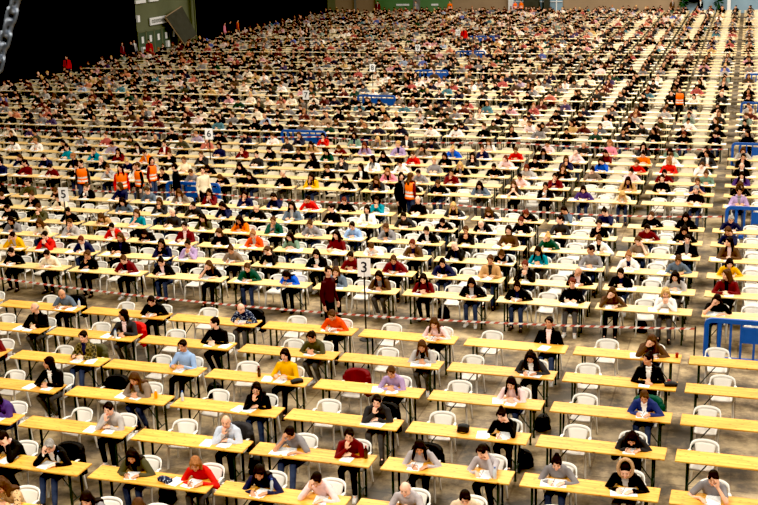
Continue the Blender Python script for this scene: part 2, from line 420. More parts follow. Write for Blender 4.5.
HAIR = {}
def hair_mesh(pn, style):
    k = (pn, style)
    if k in HAIR: return HAIR[k]
    s = skeleton(pn); Hc, HR = s['Hc'], s['HR']; b = MB()
    h = lambda x, y, z: Hc+HR@V((x, y, z))
    vox = .011
    if style == 'bald':
        for i in range(9):
            t = PI*i/8; b.ell(h(.08*math.cos(t), .012+.086*math.sin(t), -.008+.012*math.sin(t)), (.014, .016, .03), HR, 8, 6)
    elif style == 'hood':
        b.ell(h(0, .02, .03), (.083, .098, .105), HR, 18, 12)
    else:
        big = .006 if style in ('curly', 'bob', 'long') else 0
        b.ell(h(0, .024, .028), (.084+big, .1+big, .106+big), HR, 20, 14)
        b.ell(h(0, .045, -.02), (.074, .07, .075), HR)
        for sx in (-1, 1): b.ell(h(sx*.066, -.02, .045), (.025, .055, .045), HR)
        b.ell(h(.02, -.055, .092), (.05, .03, .024), HR)
    if style in ('long', 'bob', 'curly'):
        n = {'long': 4, 'bob': 2, 'curly': 3}[style]; rr = {'long': .031, 'bob': .034, 'curly': .046}[style]
        for sx in (-1, 1):
            for (x, y) in ((.076, .016), (.066, .05), (.03, .085)):
                p = h(sx*x, y, .02); c = h(sx*x*1.06, y*1.04, -.06)
                b.cap(p, c, rr*.75, rr)
                for i in range(n-1):
                    g = V((sx*.012, .006 if y > .03 else -.012, -.062)); q = c+g
                    tx = s['sh']-q; tx.z = 0
                    if q.z < s['sh'].z+.06 and abs(q.y-s['sh'].y) < .13: q.y = s['sh'].y+(.13 if y > .03 else -.12)
                    b.cap(c, q, rr, rr*(.95 if i < n-2 else .7)); c = q
        if style == 'curly':
            rnd = random.Random(5)
            for i in range(34):
                t = rnd.uniform(0, 2*PI); z = rnd.uniform(-.08, .12); y = .02+.1*math.sin(t)*(1-.3*abs(z)/.12)
                if y < -.045 and z < .06: continue
                b.ell(h(.098*math.cos(t)*(1-.35*max(z, 0)/.12), y, z), (.024,)*3, HR, 8, 6)
    if style == 'ponytail':
        b.ell(h(0, .115, .05), (.028,)*3, HR, 10, 8); b.cap(h(0, .125, .045), h(0, .15, -.05), .026, .03); b.cap(h(0, .15, -.05), h(.02, .13, -.15), .03, .014)
    if style == 'bun': b.ell(h(0, .07, .125), (.042, .042, .036), HR, 14, 10)
    me = solid(b, 'hair', [HM['dark']], vox, 2, .5)
    HAIR[k] = me; return me

def sleeve_end(a, cut):
    return a['E']+(a['W']-a['E'])*cut
TOP = {}
def top_mesh(pn, kind):
    k = (pn, kind)
    if k in TOP: return TOP[k]
    s = skeleton(pn); b = MB(); d1, d2, d3 = s['d']
    inf = {'sweater': .012, 'jacket': .026, 'tee': .010}[kind]
    b.loft(torso_secs(s, inf))
    ra = {'sweater': (.062, .05, .036), 'jacket': (.072, .060, .044), 'tee': (.064, .058, .05)}[kind]
    for a in s['arms']:
        b.ell(a['S'], (ra[0]*1.02,)*3)
        b.cap(a['S']+V((-a['side']*.06, 0, .012)), a['S'], ra[0]*.8, ra[0]*1.02)
        if kind == 'tee': b.cap(a['S'], a['S']+(a['E']-a['S'])*.62, ra[0], ra[1])
        else:
            b.cap(a['S'], a['E'], ra[0], ra[1]); w = sleeve_end(a, .93); b.cap(a['E'], w, ra[1], ra[2])
            b.ell(w, (ra[2]*1.08,)*3)
    f3 = d3.cross(X_).normalized(); cz = s['neck']-d3*.012
    n = 14; R0 = .068 if kind != 'jacket' else .082
    for i in range(n):                                   # collar ring
        t = 2*PI*i/n; p = cz+X_*R0*math.cos(t)+f3*R0*.92*math.sin(t)
        b.ell(p, (.022,)*3 if kind != 'jacket' else (.03,)*3, None, 8, 6)
    mats = [cloth('grey'), cloth('white')] if kind == 'jacket' else [cloth('grey')]
    me = solid(b, 'top', mats, .0125, 3, .6)
    if kind == 'jacket':                                  # open front shows the shirt
        pc = np.array([tuple(p.center) for p in me.polygons]); nm = np.array([tuple(p.normal) for p in me.polygons])
        rel = (pc-np.array(s['waist'])) @ np.array(d2)
        op = (np.abs(pc[:, 0]) < .018+.10*np.clip(rel, 0, .35)) & (nm[:, 1] < -.25) & (rel > -.02)
        me.polygons.foreach_set('material_index', op.astype(int))
    TOP[k] = me; return me

LEG = {}
def trouser_mesh(pn):
    if pn in LEG: return LEG[pn]
    s = skeleton(pn); b = MB()
    b.loft([(c, ax, ay, rx, ry) for c, ax, ay, rx, ry in torso_secs(s, .008)[:3]])
    for H, K, A, F in s['legs']:
        b.cap(H, K, .092, .068); b.cap(K, A+Z_*.02, .066, .05)
    LEG[pn] = solid(b, 'trousers', [M_dtrou], .015, 3, .6); return LEG[pn]
SHOE = {}
def shoe_mesh(pn, i):
    if (pn, i) in SHOE: return SHOE[pn, i]
    s = skeleton(pn); H, K, A, F = s['legs'][i]; b = MB()
    d = V((F.x-A.x, F.y-A.y, 0)).normalized(); Rm = Matrix((Z_.cross(d)*-1, d, Z_)).transposed()
    g = V((A.x, A.y, 0))
    b.ell(g+d*.0+Z_*.05, (.042, .055, .05), Rm); b.ell(g+d*.075+Z_*.036, (.046, .1, .034), Rm); b.cap(g+Z_*.05, A+Z_*.01, .044, .046)
    b.box(g+d*.05+Z_*.011, (.082, .25, .022), Rm)
    SHOE[pn, i] = solid(b, 'shoe', [M_shoe], .011, 2, .6); return SHOE[pn, i]

def hood_parts(pn):
    s = skeleton(pn); Hc, HR = s['Hc'], s['HR']; b = MB()
    h = lambda x, y, z: Hc+HR@V((x, y, z))
    n = 26; rs = [h(.115*math.cos(2*PI*i/n), .03+.085*math.sin(2*PI*i/n), .02+.125*math.sin(2*PI*i/n)) for i in range(n)]
    for i, p in enumerate(rs): b.ell(p, (.034,)*3, None, 8, 6); b.cap(p, rs[(i+1) % n], .028, .028, 6)
    fur = solid(b, 'fur_trim', [M_fur], .012, 2)
    c = MB(); outer = lambda t, u: h(.11*math.cos(u)*math.cos(t), .03+.085*math.sin(u)*math.cos(t)+.11*math.sin(t), .02+.12*math.sin(u)*math.cos(t)-.02*math.sin(t))
    rings = [[outer(t, 2*PI*j/20) for j in range(20)] for t in [i*PI/2*.96/8 for i in range(9)]]
    c.rings(rings, cap=False); c.add([outer(PI/2, 0)]+rings[-1], [(0, 1+j, 1+(j+1) % 20) for j in range(20)])
    hd = c.mesh('hood', [cloth('black')], True)
    return fur, hd
def vest_mesh(pn):
    s = skeleton(pn); b = MB(); se = torso_secs(s, .036)[1:-1]
    b.loft(se)
    me = solid(b, 'vest', [M_vest, M_refl], .012, 2, .7)
    d2 = np.array(s['d'][1]); pc = np.array([tuple(p.center) for p in me.polygons])
    rel = (pc-np.array(s['waist'])) @ d2
    band = (np.abs(rel-.03) < .03) | (np.abs(rel+.085) < .03)
    me.polygons.foreach_set('material_index', band.astype(int)); return me

def glasses_mesh(pn):
    s = skeleton(pn); Hc, HR = s['Hc'], s['HR']; b = MB()
    h = lambda x, y, z: Hc+HR@V((x, y, z))
    for sx in (-1, 1):
        pts = [h(sx*.033+.022*math.cos(2*PI*i/14), -.104+.012*abs(math.cos(2*PI*i/14)*.5+sx*.3), .008+.017*math.sin(2*PI*i/14)) for i in range(15)]
        b.tube(pts, .003, 5); b.tube([h(sx*.056, -.097, .012), h(sx*.082, 0, .01)], .0025, 5)
    b.tube([h(-.012, -.108, .012), h(.012, -.108, .012)], .003, 5)
    return b.mesh('glasses', [M_bolt])

MIDM = {}
def mid_mesh(pn, style, kind):
    """one joined mesh for people too small to show their parts: slots skin, hair, top, shirt, trousers, shoes"""
    k = (pn, style, kind)
    if k in MIDM: return MIDM[k]
    bm = bmesh.new(); me = bpy.data.meshes.new('seated_person')
    parts = [(body_mesh(pn), {0: 0}), (hair_mesh(pn, style), {0: 1}), (top_mesh(pn, kind), {0: 2, 1: 3}), (trouser_mesh(pn), {0: 4}), (shoe_mesh(pn, 0), {0: 5}), (shoe_mesh(pn, 1), {0: 5})]
    vs, fs, ms, tint = [], [], [], []
    for m, mp in parts:
        o = len(vs); vs += [tuple(v.co) for v in m.vertices]
        t = m.attributes.get('tint')
        if t: a = np.empty(len(m.vertices)*4); t.data.foreach_get('color', a); tint.append(a)
        else: tint.append(np.ones(len(m.vertices)*4))
        for p in m.polygons: fs.append(tuple(o+i for i in p.vertices)); ms.append(mp[p.material_index])
    me.from_pydata(vs, [], fs)
    for m in (SKINS[0], HM['dark'], cloth('grey'), cloth('white'), M_dtrou, M_shoe): me.materials.append(m)
    me.polygons.foreach_set('material_index', ms); me.polygons.foreach_set('use_smooth', [True]*len(fs))
    at = me.attributes.new('tint', 'FLOAT_COLOR', 'POINT'); at.data.foreach_set('color', np.concatenate(tint))
    me.update(); MIDM[k] = me; return me
# who sits where: (row, column, seat): place along the table, top, garment, hair, hair colour, pose
NEAR = {
 (-1, 0, 'R'): (0.75, 'leopard', 'sweater', 'curly', 'brownhair', 'folded'),
 (-1, 1, 'L'): (0.37, 'grey', 'sweater', 'long', 'dark', 'write'),
 (-1, 1, 'R'): (0.77, 'taupe', 'sweater', 'bob', 'brownhair', 'write'),
 (-1, 2, 'R'): (0.79, 'black', 'sweater', 'short', 'dark', 'low'),
 (0, 0, 'L'): (0.28, 'black', 'jacket', 'short', 'dark', 'cheek'),
 (0, 0, 'R'): (0.68, 'black', 'jacket', 'short', 'grey', 'brow'),
 (0, 1, 'L'): (0.31, 'olive', 'jacket', 'curly', 'dark', 'write'),
 (0, 1, 'R'): (0.85, 'red', 'sweater', 'bob', 'ginger', 'write'),
 (0, 2, 'L'): (0.31, 'navy', 'sweater', 'long', 'dark', 'write'),
 (0, 2, 'R'): (0.78, 'blush', 'sweater', 'short', 'dark', 'brow'),
 (0, 3, 'L'): (0.36, 'lilacgrey', 'sweater', 'bald', 'grey', 'folded'),
 (0, 3, 'R'): (0.78, 'beige', 'sweater', 'short', 'dark', 'write'),
 (0, 4, 'L'): (0.3, 'black', 'sweater', 'bob', 'dark', 'low'),
 (0, 4, 'R'): (0.83, 'black', 'jacket', 'short', 'dark', 'low'),
 (1, -1, 'R'): (0.79, 'purple', 'jacket', 'bob', 'dark', 'folded'),
 (1, 0, 'R'): (0.8, 'lightgrey', 'sweater', 'short', 'dark', 'chin'),
 (1, 1, 'R'): (0.78, 'whiteblue', 'jacket', 'bald', 'grey', 'chin'),
 (1, 2, 'L'): (0.32, 'grey', 'tee', 'short', 'dark', 'brow'),
 (1, 2, 'R'): (0.78, 'maroon', 'sweater', 'short', 'dark', 'chin'),
 (1, 3, 'L'): (0.26, 'lilacgrey', 'sweater', 'long', 'dark', 'write'),
 (1, 3, 'R'): (0.79, 'lilacgrey', 'sweater', 'ponytail', 'dark', 'cheek'),
 (1, 4, 'L'): (0.25, 'grey', 'sweater', 'bun', 'dark', 'write'),
 (1, 4, 'R'): (0.76, 'black', 'jacket', 'hood', 'dark', 'write'),
 (1, 5, 'L'): (0.29, 'grey', 'tee', 'short', 'dark', 'cheekL'),
 (2, -1, 'R'): (0.85, 'black', 'jacket', 'bob', 'dark', 'side'),
 (2, 0, 'R'): (0.67, 'taupe', 'jacket', 'long', 'brownhair', 'folded'),
 (2, 1, 'R'): (0.75, 'black', 'sweater', 'longglasses', 'dark', 'chin'),
 (2, 2, 'R'): (0.77, 'charcoal', 'jacket', 'short', 'dark', 'chin'),
 (2, 3, 'R'): (0.78, 'black', 'sweater', 'bun', 'dark', 'cheek'),
 (2, 4, 'R'): (0.72, 'charcoal', 'jacket', 'curly', 'dark', 'low'),
 (3, -1, 'R'): (0.72, 'plaid', 'jacket', 'short', 'dark', 'upright'),
 (3, 0, 'R'): (0.76, 'skyblue', 'sweater', 'short', 'dark', 'upright'),
 (3, 1, 'R'): (0.73, 'mustard', 'sweater', 'bob', 'dark', 'upright'),
 (3, 2, 'R'): (0.71, 'lilac', 'sweater', 'short', 'brownhair', 'folded'),
 (3, 3, 'R'): (0.73, 'blush', 'sweater', 'long', 'dark', 'folded'),
 (3, 4, 'R'): (0.78, 'navyblue', 'jacket', 'short', 'brownhair', 'write'),
 (4, -2, 'R'): (0.83, 'black', 'jacket', 'bald', 'grey', 'side'),
 (4, -1, 'R'): (0.81, 'charcoal', 'jacket', 'bobglasses', 'dark', 'side'),
 (4, 0, 'R'): (0.78, 'black', 'sweater', 'short', 'dark', 'side'),
 (4, 1, 'R'): (0.75, 'olive', 'sweater', 'ponytail', 'dark', 'folded'),
 (4, 2, 'R'): (0.79, 'lightgrey', 'jacket', 'long', 'brownhair', 'folded'),
 (4, 3, 'R'): (0.77, 'charcoal', 'jacket', 'curly', 'dark', 'write'),
 (4, 4, 'R'): (0.74, 'black', 'jacket', 'bun', 'dark', 'side'),
 (5, -2, 'R'): (0.75, 'slate', 'tee', 'bald', 'grey', 'write'),
 (5, -1, 'R'): (0.79, 'black', 'jacket', 'short', 'dark', 'write'),
 (5, 0, 'R'): (0.81, 'navypattern', 'sweater', 'bald', 'grey', 'write'),
 (5, 1, 'R'): (0.76, 'orangered', 'sweater', 'short', 'brownhair', 'write'),
 (5, 2, 'R'): (0.78, 'blush', 'sweater', 'long', 'brownhair', 'write'),
 (5, 3, 'R'): (0.8, 'black', 'jacket', 'short', 'dark', 'sit'),
 (5, 4, 'R'): (0.72, 'brown', 'jacket', 'long', 'brownhair', 'brow'),
}
MID = {(10, -5, 'R'): ('black', 0.28), (10, -4, 'L'): ('olive', 0.28), (9, -4, 'L'): ('grey', 0.28), (7, -3, 'L'): ('black', -0.08), (8, -3, 'L'): ('red', -0.0), (7, -3, 'R'): ('cream', -0.19), (8, -3, 'R'): ('navy', -0.04), (7, -2, 'L'): ('black', -0.03), (9, -3, 'L'): ('lightgrey', -0.18), (9, -3, 'R'): ('red', 0.07), (8, -2, 'L'): ('black', 0.03), (7, -2, 'R'): ('maroon', -0.19), (10, -3, 'L'): ('tan', 0.13), (11, -3, 'L'): ('slate', -0.05), (10, -3, 'R'): ('teal', 0.04), (10, -2, 'L'): ('charcoal', 0.12), (9, -2, 'L'): ('black', 0.11), (8, -2, 'R'): ('navy', 0.14), (7, -1, 'L'): ('black', -0.17), (9, -2, 'R'): ('maroon', 0.03), (8, -1, 'L'): ('lilac', -0.21), (11, -5, 'L'): ('black', 0.12), (14, -6, 'L'): ('maroon', 0.21), (14, -6, 'R'): ('maroon', 0.17), (14, -5, 'R'): ('lightgrey', 0.21), (15, -5, 'L'): ('black', 0.28), (16, -6, 'R'): ('teal', 0.17), (11, -2, 'L'): ('charcoal', 0.16), (11, -2, 'R'): ('navy', -0.05), (12, -2, 'R'): ('navy', -0.03), (11, -1, 'L'): ('black', -0.01), (11, -1, 'R'): ('slate', -0.22), (12, -1, 'R'): ('red', -0.12), (11, 0, 'L'): ('black', 0.08), (12, 0, 'R'): ('teal', -0.2), (11, 0, 'R'): ('white', -0.04), (10, -2, 'R'): ('olive', -0.02), (10, -1, 'L'): ('orange', 0.11), (10, -1, 'R'): ('green', -0.1), (10, 0, 'L'): ('grey', 0.02), (10, 0, 'R'): ('skyblue', 0.05), (9, -1, 'L'): ('black', 0.15), (9, -1, 'R'): ('orangered', -0.07), (9, 0, 'L'): ('sage', -0.02), (9, 0, 'R'): ('maroon', 0.05), (9, 1, 'L'): ('white', 0.04), (8, -1, 'R'): ('taupe', -0.07), (8, 0, 'L'): ('black', -0.07), (8, 0, 'R'): ('black', 0.04), (8, 1, 'L'): ('maroon', -0.06), (7, -1, 'R'): ('black', -0.05), (7, 0, 'L'): ('green', -0.06), (7, 0, 'R'): ('blue', -0.09), (10, 1, 'L'): ('grey', 0.02), (11, 1, 'L'): ('charcoal', 0.07), (10, 1, 'R'): ('black', -0.03), (11, 1, 'R'): ('black', 0.03), (10, 2, 'L'): ('black', -0.04), (11, 2, 'L'): ('black', 0.27), (10, 2, 'R'): ('brown', -0.06), (10, 3, 'L'): ('green', -0.03), (12, 2, 'R'): ('black', -0.06), (9, 2, 'L'): ('black', 0.09), (9, 2, 'R'): ('black', 0.11), (8, 1, 'R'): ('maroon', -0.18), (8, 2, 'L'): ('navy', 0.08), (8, 2, 'R'): ('tan', 0.05), (9, 3, 'L'): ('teal', -0.02), (8, 3, 'L'): ('black', -0.1), (12, 1, 'R'): ('charcoal', -0.03), (14, 1, 'L'): ('black', -0.05), (14, 2, 'R'): ('black', -0.28), (15, 2, 'L'): ('blush', 0.13), (15, 2, 'R'): ('maroon', 0.08), (15, 1, 'L'): ('maroon', -0.0), (15, 0, 'R'): ('grey', 0.01), (15, 0, 'L'): ('pink', 0.08), (16, 0, 'L'): ('white', 0.12), (16, 0, 'R'): ('grey', 0.09), (16, 1, 'L'): ('black', 0.03), (16, 1, 'R'): ('black', -0.07), (16, 2, 'L'): ('lightgrey', 0.1), (17, 2, 'L'): ('black', 0.09), (17, 2, 'R'): ('navy', -0.03), (14, 3, 'L'): ('purple', 0.13), (14, 3, 'R'): ('cream', 0.11), (15, 4, 'L'): ('black', 0.15), (16, 4, 'L'): ('maroon', 0.11), (15, 4, 'R'): ('navy', 0.03), (14, 4, 'R'): ('black', 0.07), (15, 5, 'L'): ('black', 0.15), (16, 4, 'R'): ('sage', 0.27), (15, 3, 'R'): ('tan', 0.15), (16, 3, 'L'): ('taupe', 0.04), (17, 3, 'R'): ('red', 0.14), (18, 3, 'R'): ('orange', 0.28), (18, 4, 'L'): ('white', 0.16), (17, 4, 'R'): ('white', 0.04), (12, 4, 'L'): ('black', 0.24), (12, 4, 'R'): ('black', -0.06), (12, 5, 'L'): ('navy', -0.01), (11, 5, 'L'): ('navy', 0.01), (10, 5, 'L'): ('brown', 0.02), (9, 5, 'L'): ('mustard', 0.02), (11, 3, 'R'): ('black', -0.06), (11, 4, 'L'): ('maroon', 0.28), (11, 4, 'R'): ('black', -0.07), (10, 3, 'R'): ('white', 0.1), (10, 4, 'L'): ('taupe', 0.07), (10, 4, 'R'): ('black', 0.09), (9, 3, 'R'): ('grey', 0.1), (9, 4, 'L'): ('white', -0.05), (9, 4, 'R'): ('slate', -0.08), (8, 3, 'R'): ('black', -0.03), (7, 3, 'R'): ('black', 0.01), (7, 4, 'L'): ('brown', -0.17), (7, 4, 'R'): ('white', -0.21), (7, 5, 'L'): ('black', -0.16), (8, 5, 'L'): ('maroon', 0.03), (8, 4, 'R'): ('lightgrey', -0.02), (8, 4, 'L'): ('black', -0.07), (7, 2, 'L'): ('maroon', -0.05), (7, 2, 'R'): ('black', -0.06), (7, 3, 'L'): ('black', -0.02), (7, 1, 'R'): ('brown', -0.04), (7, 1, 'L'): ('slate', 0.04)}
# ------------------------------------------------------------------ camera and the regular grid of tables
F_PX, PITCH, ROLL, YAW, CAM_H = 1196.75, .266910, -.0272214, .3062406, 9.566
GX, GY, PX, SY, TW, KX, KY = -10.5158, 16.5531, 2.36709, 1.57516, .4896, -.01217, -.04019
TL, TH = 2.2, .76
ROT = math.atan2(KY, PX)
cy, sy, cp, sp, cr, sr = math.cos(YAW), math.sin(YAW), math.cos(PITCH), math.sin(PITCH), math.cos(ROLL), math.sin(ROLL)
r0 = V((cy, sy, 0)); hd = V((-sy, cy, 0))
FW = hd*cp-Z_*sp; UP = hd*sp+Z_*cp
CR = r0*cr+UP*sr; CU = -r0*sr+UP*cr
EYE = V((0, 0, CAM_H))
cam = bpy.data.cameras.new('camera'); co = bpy.data.objects.new('camera', cam); C.objects.link(co)
co.matrix_world = Matrix(((CR.x, CU.x, -FW.x, 0), (CR.y, CU.y, -FW.y, 0), (CR.z, CU.z, -FW.z, CAM_H), (0, 0, 0, 1)))
cam.sensor_width = 36; cam.lens = F_PX/758*36; cam.clip_end = 600; cam.clip_start = .1
cam.dof.use_dof = True; cam.dof.focus_distance = 26; cam.dof.aperture_fstop = 6.3
bpy.context.scene.camera = co
def seen(p):                       # where a point of the hall falls in the frame, to leave out what the photo cannot show
    d = V(p)-EYE; z = d.dot(FW)
    return (379+F_PX*d.dot(CR)/z, 252.5-F_PX*d.dot(CU)/z, z)
SHIFT = {(1,2):-.04,(3,-1):.08,(4,1):.06,(5,0):-.04,(5,1):-.03,(5,2):-.05,(2,-1):-.04,(2,0):.03,(0,1):.03}
def corner(c, r):                  # back corner at the end of table (r, c)
    x = GX+PX*c+KX*r; y = GY+SY*r+KY*c
    if r < 6: x += SHIFT.get((r, c), 0)
    else:
        x += .08 if r < 13 else .22 if r < 20 else .42
        if c >= 5: x += .06 if r < 13 else .14
    return V((x, y, 0))
def on_table(c, r, u, dy=0., z=TH):  # u metres from the table's end towards -x, dy metres in front of the back edge
    k = corner(c, r); return k+Matrix.Rotation(ROT, 3, 'Z') @ V((-u, -dy, 0))+Z_*z
def GAP(r): return r % 7 == 6
LAST = 67
LEFT_X = -45.4

# ------------------------------------------------------------------ furniture meshes
def tint_attr(me):
    a = me.attributes.new('tint', 'FLOAT_COLOR', 'POINT'); a.data.foreach_set('color', [1.]*4*len(me.vertices)); return me
def bevel_mesh(me, w, seg=1):
    bm = bmesh.new(); bm.from_mesh(me); bmesh.ops.bevel(bm, geom=list(bm.edges), offset=w, segments=seg, affect='EDGES'); bm.to_mesh(me); bm.free(); return me
top_me = bevel_mesh(MB().box((0, 0, TH-.014), (TL, TW, .028)).mesh('tabletop', [M_wood]), .004)
def leg_bm(b, sx, y, mi=0):
    x = sx*(TL/2-.20)
    b.box((x, y, .37), (.032, .028, .735), None, mi); b.box((x+.012*sx, y, .37), (.008, .05, .73), None, mi)
    b.box((x, y, .008), (.05, .05, .016), None, mi)
leg_me = {}
for sx in (-1, 1):
    for y in (-.17, .17):
        b = MB(); leg_bm(b, sx, y); leg_me[sx, y] = b.mesh('table_leg', [M_metal])
brace_me = {}
def brace_bm(b, sx, mi=0):
    x = sx*(TL/2-.20)
    b.tube([(x, -.17, .20), (x, .17, .20)], .012, 6, mi); b.tube([(x, -.17, .715), (x, .17, .715)], .014, 6, mi)
    b.tube([(x, 0, .20), (x-sx*.38, 0, .72)], .011, 6, mi); b.tube([(x-sx*.36, -.17, .725), (x-sx*.36, .17, .725)], .011, 6, mi)
for sx in (-1, 1):
    b = MB(); brace_bm(b, sx); brace_me[sx] = b.mesh('table_brace', [M_metal])
b = MB(); b.box((0, 0, TH-.014), (TL, TW, .028))
for sx in (-1, 1):
    brace_bm(b, sx, 1)
    for y in (-.17, .17): leg_bm(b, sx, y, 1)
table_one = b.mesh('trestle_table', [M_wood, M_metal])

# white moulded armchair, facing -y, seat centre at the origin
def sheet(fn, nu, nv, th, mb=None):
    mb = mb or MB(); P = [[V(fn(i/(nu-1), j/(nv-1))) for i in range(nu)] for j in range(nv)]
    Nn = [[None]*nu for _ in range(nv)]
    for j in range(nv):
        for i in range(nu):
            du = P[j][min(i+1, nu-1)]-P[j][max(i-1, 0)]; dv = P[min(j+1, nv-1)][i]-P[max(j-1, 0)][i]
            n = du.cross(dv); Nn[j][i] = n.normalized() if n.length > 1e-9 else Z_
    vs = [P[j][i]+Nn[j][i]*th/2 for j in range(nv) for i in range(nu)]+[P[j][i]-Nn[j][i]*th/2 for j in range(nv) for i in range(nu)]
    o = nu*nv; fs = []
    for j in range(nv-1):
        for i in range(nu-1):
            a, b2, c2, d = j*nu+i, j*nu+i+1, (j+1)*nu+i+1, (j+1)*nu+i
            fs += [(a, b2, c2, d), (o+d, o+c2, o+b2, o+a)]
    edge = [i for i in range(nu)]+[j*nu+nu-1 for j in range(1, nv)]+[(nv-1)*nu+i for i in range(nu-2, -1, -1)]+[j*nu for j in range(nv-2, 0, -1)]
    for k in range(len(edge)):
        a, b2 = edge[k], edge[(k+1) % len(edge)]; fs.append((a, o+a, o+b2, b2))
    mb.add(vs, fs); return mb
def back_pt(t, z):                 # plan curve of the backrest: t -1..1 across, z height
    w = .262+.03*(z-.44)/.36; yb = .205+.10*(z-.44)/.36
    a = t*PI/2*.92; return V((w*math.sin(a), yb-.15*(1-math.cos(a)), z))
def seat_fn(u, v):
    x = (u-.5)*2; y = (v-.5)*2
    w = .225+.012*(1-v); r = 1-.06*abs(x)**6*abs(y)**2
    return (x*w*r, y*.215*r, .435-.012*(1-x*x)*(1-(y*.8)**2)-.014*max(-y-.7, 0)/.3)
def zt(t): return .80-.085*abs(t)**2.6-(.05*max(abs(t)-.8, 0)/.2)
seat_me = sheet(seat_fn, 9, 9, .016).mesh('chair_seat', [M_plastic], True)
bk = MB()
# tapering centre panel, then the rounded hoop around it (dark slots stay open between them)
sheet(lambda u, v: back_pt((u-.5)*2*(.40+.16*v), .44+(zt(0)-.045-.44)*v), 9, 7, .012, bk)
sheet(lambda u, v: back_pt((u-.5)*2, zt((u-.5)*2)-.055*(1-v)), 19, 3, .02, bk)
back_me = bk.mesh('chair_back', [M_plastic], True)
arm_me = {}
for sx in (-1, 1):
    e = back_pt(sx*.98, zt(.98)-.03)
    pts = [e, V((sx*.285, .04, .665)), V((sx*.29, -.10, .66)), V((sx*.28, -.175, .635)), V((sx*.262, -.2, .55)), V((sx*.25, -.205, .44))]
    rs = []
    for i, p in enumerate(pts):
        d = (pts[min(i+1, 5)]-pts[max(i-1, 0)]).normalized(); a = V((1, 0, 0)); bb = d.cross(a).normalized()
        wd = (.026, .032, .034, .030, .026, .026)[i]
        rs.append([p+a*wd*math.cos(2*PI*j/8)+bb*.011*math.sin(2*PI*j/8) for j in range(8)])
    arm_me[sx] = MB().rings(rs).mesh('chair_arm', [M_plastic], True)
cleg_me = {}
for sx in (-1, 1):
    for s2, (x0, yy0, z0, x1, y1) in enumerate(((.235, -.195, .44, .262, -.235), (.22, .20, .5, .25, .275))):
        rs = []
        for f in (0, .5, 1):
            x = sx*(x0+(x1-x0)*f); y = yy0+(y1-yy0)*f; z = z0*(1-f); w = .027-.009*f
            rs.append([V((x-w*sx, y-w*(1 if s2 == 0 else -1)*-.6, z)), V((x+w*sx*.6, y-w, z)), V((x+w*sx, y, z)), V((x+w*.6*sx, y+w, z))])
        cleg_me[sx, s2] = MB().rings(rs).mesh('chair_leg', [M_plastic])
for me in [seat_me, back_me]+list(arm_me.values())+list(cleg_me.values()):
    for v in me.vertices: v.co.x *= .88; v.co.z *= .985
def merge_mesh(name, meshes, mats):
    b = MB()
    for me in meshes: b.add([v.co for v in me.vertices], [tuple(p.vertices) for p in me.polygons])
    return b.mesh(name, mats, True)
chair_one = merge_mesh('plastic_armchair', [seat_me, back_me]+list(arm_me.values())+list(cleg_me.values()), [M_plastic])

paper_me = MB().box((0, 0, .002), (.21, .297, .004)).mesh('exam_paper', [M_paper])
sheets_me = MB().box((0, 0, .002), (.21, .297, .004)).box((.02, .03, .0052), (.21, .297, .0024), Matrix.Rotation(.12, 3, 'Z')).mesh('exam_papers', [M_paper])
spread_me = MB().box((-.106, 0, .002), (.21, .297, .004)).box((.106, 0, .0021), (.21, .297, .0042)).mesh('open_booklet', [M_paper])
b = MB(); b.tube([(0, 0, 0), (0, .005, .004), (0, .125, .004), (0, .14, .004)], [.0008, .004, .0045, .0035], 6)
pen_me = b.mesh('pen', [M_ink])
def bottle(name, mat, capm, h=.21, r=.032):
    b = MB(); pr = [(r*.9, 0), (r, .008), (r, h*.62), (r*.85, h*.72), (r*.42, h*.86), (r*.38, h*.9)]
    b.rings([[V((a*math.cos(2*PI*j/12), a*math.sin(2*PI*j/12), z)) for j in range(12)] for a, z in pr])
    c = MB(); c.rings([[V((r*.45*math.cos(2*PI*j/12), r*.45*math.sin(2*PI*j/12), z)) for j in range(12)] for z in (h*.89, h)])
    return b.mesh(name, [mat], True), c.mesh(name+'_cap', [capm], True)
bot_me = bottle('water_bottle', M_clear, M_cap); cola_me = bottle('drink_bottle', M_cola, M_redcup, .23, .036); juice_me = bottle('juice_bottle', M_juice, M_white, .17, .034)
b = MB(); b.rings([[V((a*math.cos(2*PI*j/14), a*math.sin(2*PI*j/14), z)) for j in range(14)] for a, z in ((.028, 0), (.036, .10), (.038, .102), (.033, .10), (.026, .01))], cap=True)
cup_me = b.mesh('cup', [M_redcup], True)
b = MB(); b.ell((0, 0, .16), (.17, .11, .17), None, 16, 10); b.ell((0, -.09, .11), (.12, .06, .10)); b.cap((-.06, .09, .28), (-.08, .12, .08), .018, .018, 6); b.cap((.06, .09, .28), (.08, .12, .08), .018, .018, 6); b.box((0, 0, .04), (.28, .17, .08))
pack_me = solid(b, 'backpack', [M_bag], .014, 3, .5)
b = MB(); b.tube([(-.05, .09, .31), (-.03, .09, .36), (.03, .09, .36), (.05, .09, .31)], .009, 6); packh_me = b.mesh('carry_loop', [M_bag], True)
b = MB(); b.ell((0, 0, .045), (.14, .07, .05), None, 14, 8); b.box((0, 0, .035), (.24, .12, .06))
case_me = solid(b, 'pouch', [M_bag], .008, 3, .5)
b = MB(); b.box((0, 0, .06), (.20, .13, .115)); b.ell((0, 0, .115), (.1, .07, .03)); cambag_me = solid(b, 'camera_bag', [M_bag], .008, 3, .5)
b = MB(); b.tube([(-.09, 0, .11), (-.1, -.1, .02), (.02, -.13, .012), (.1, -.08, .02), (.095, 0, .1)], .007, 6); camstrap_me = b.mesh('strap', [M_bag], True)
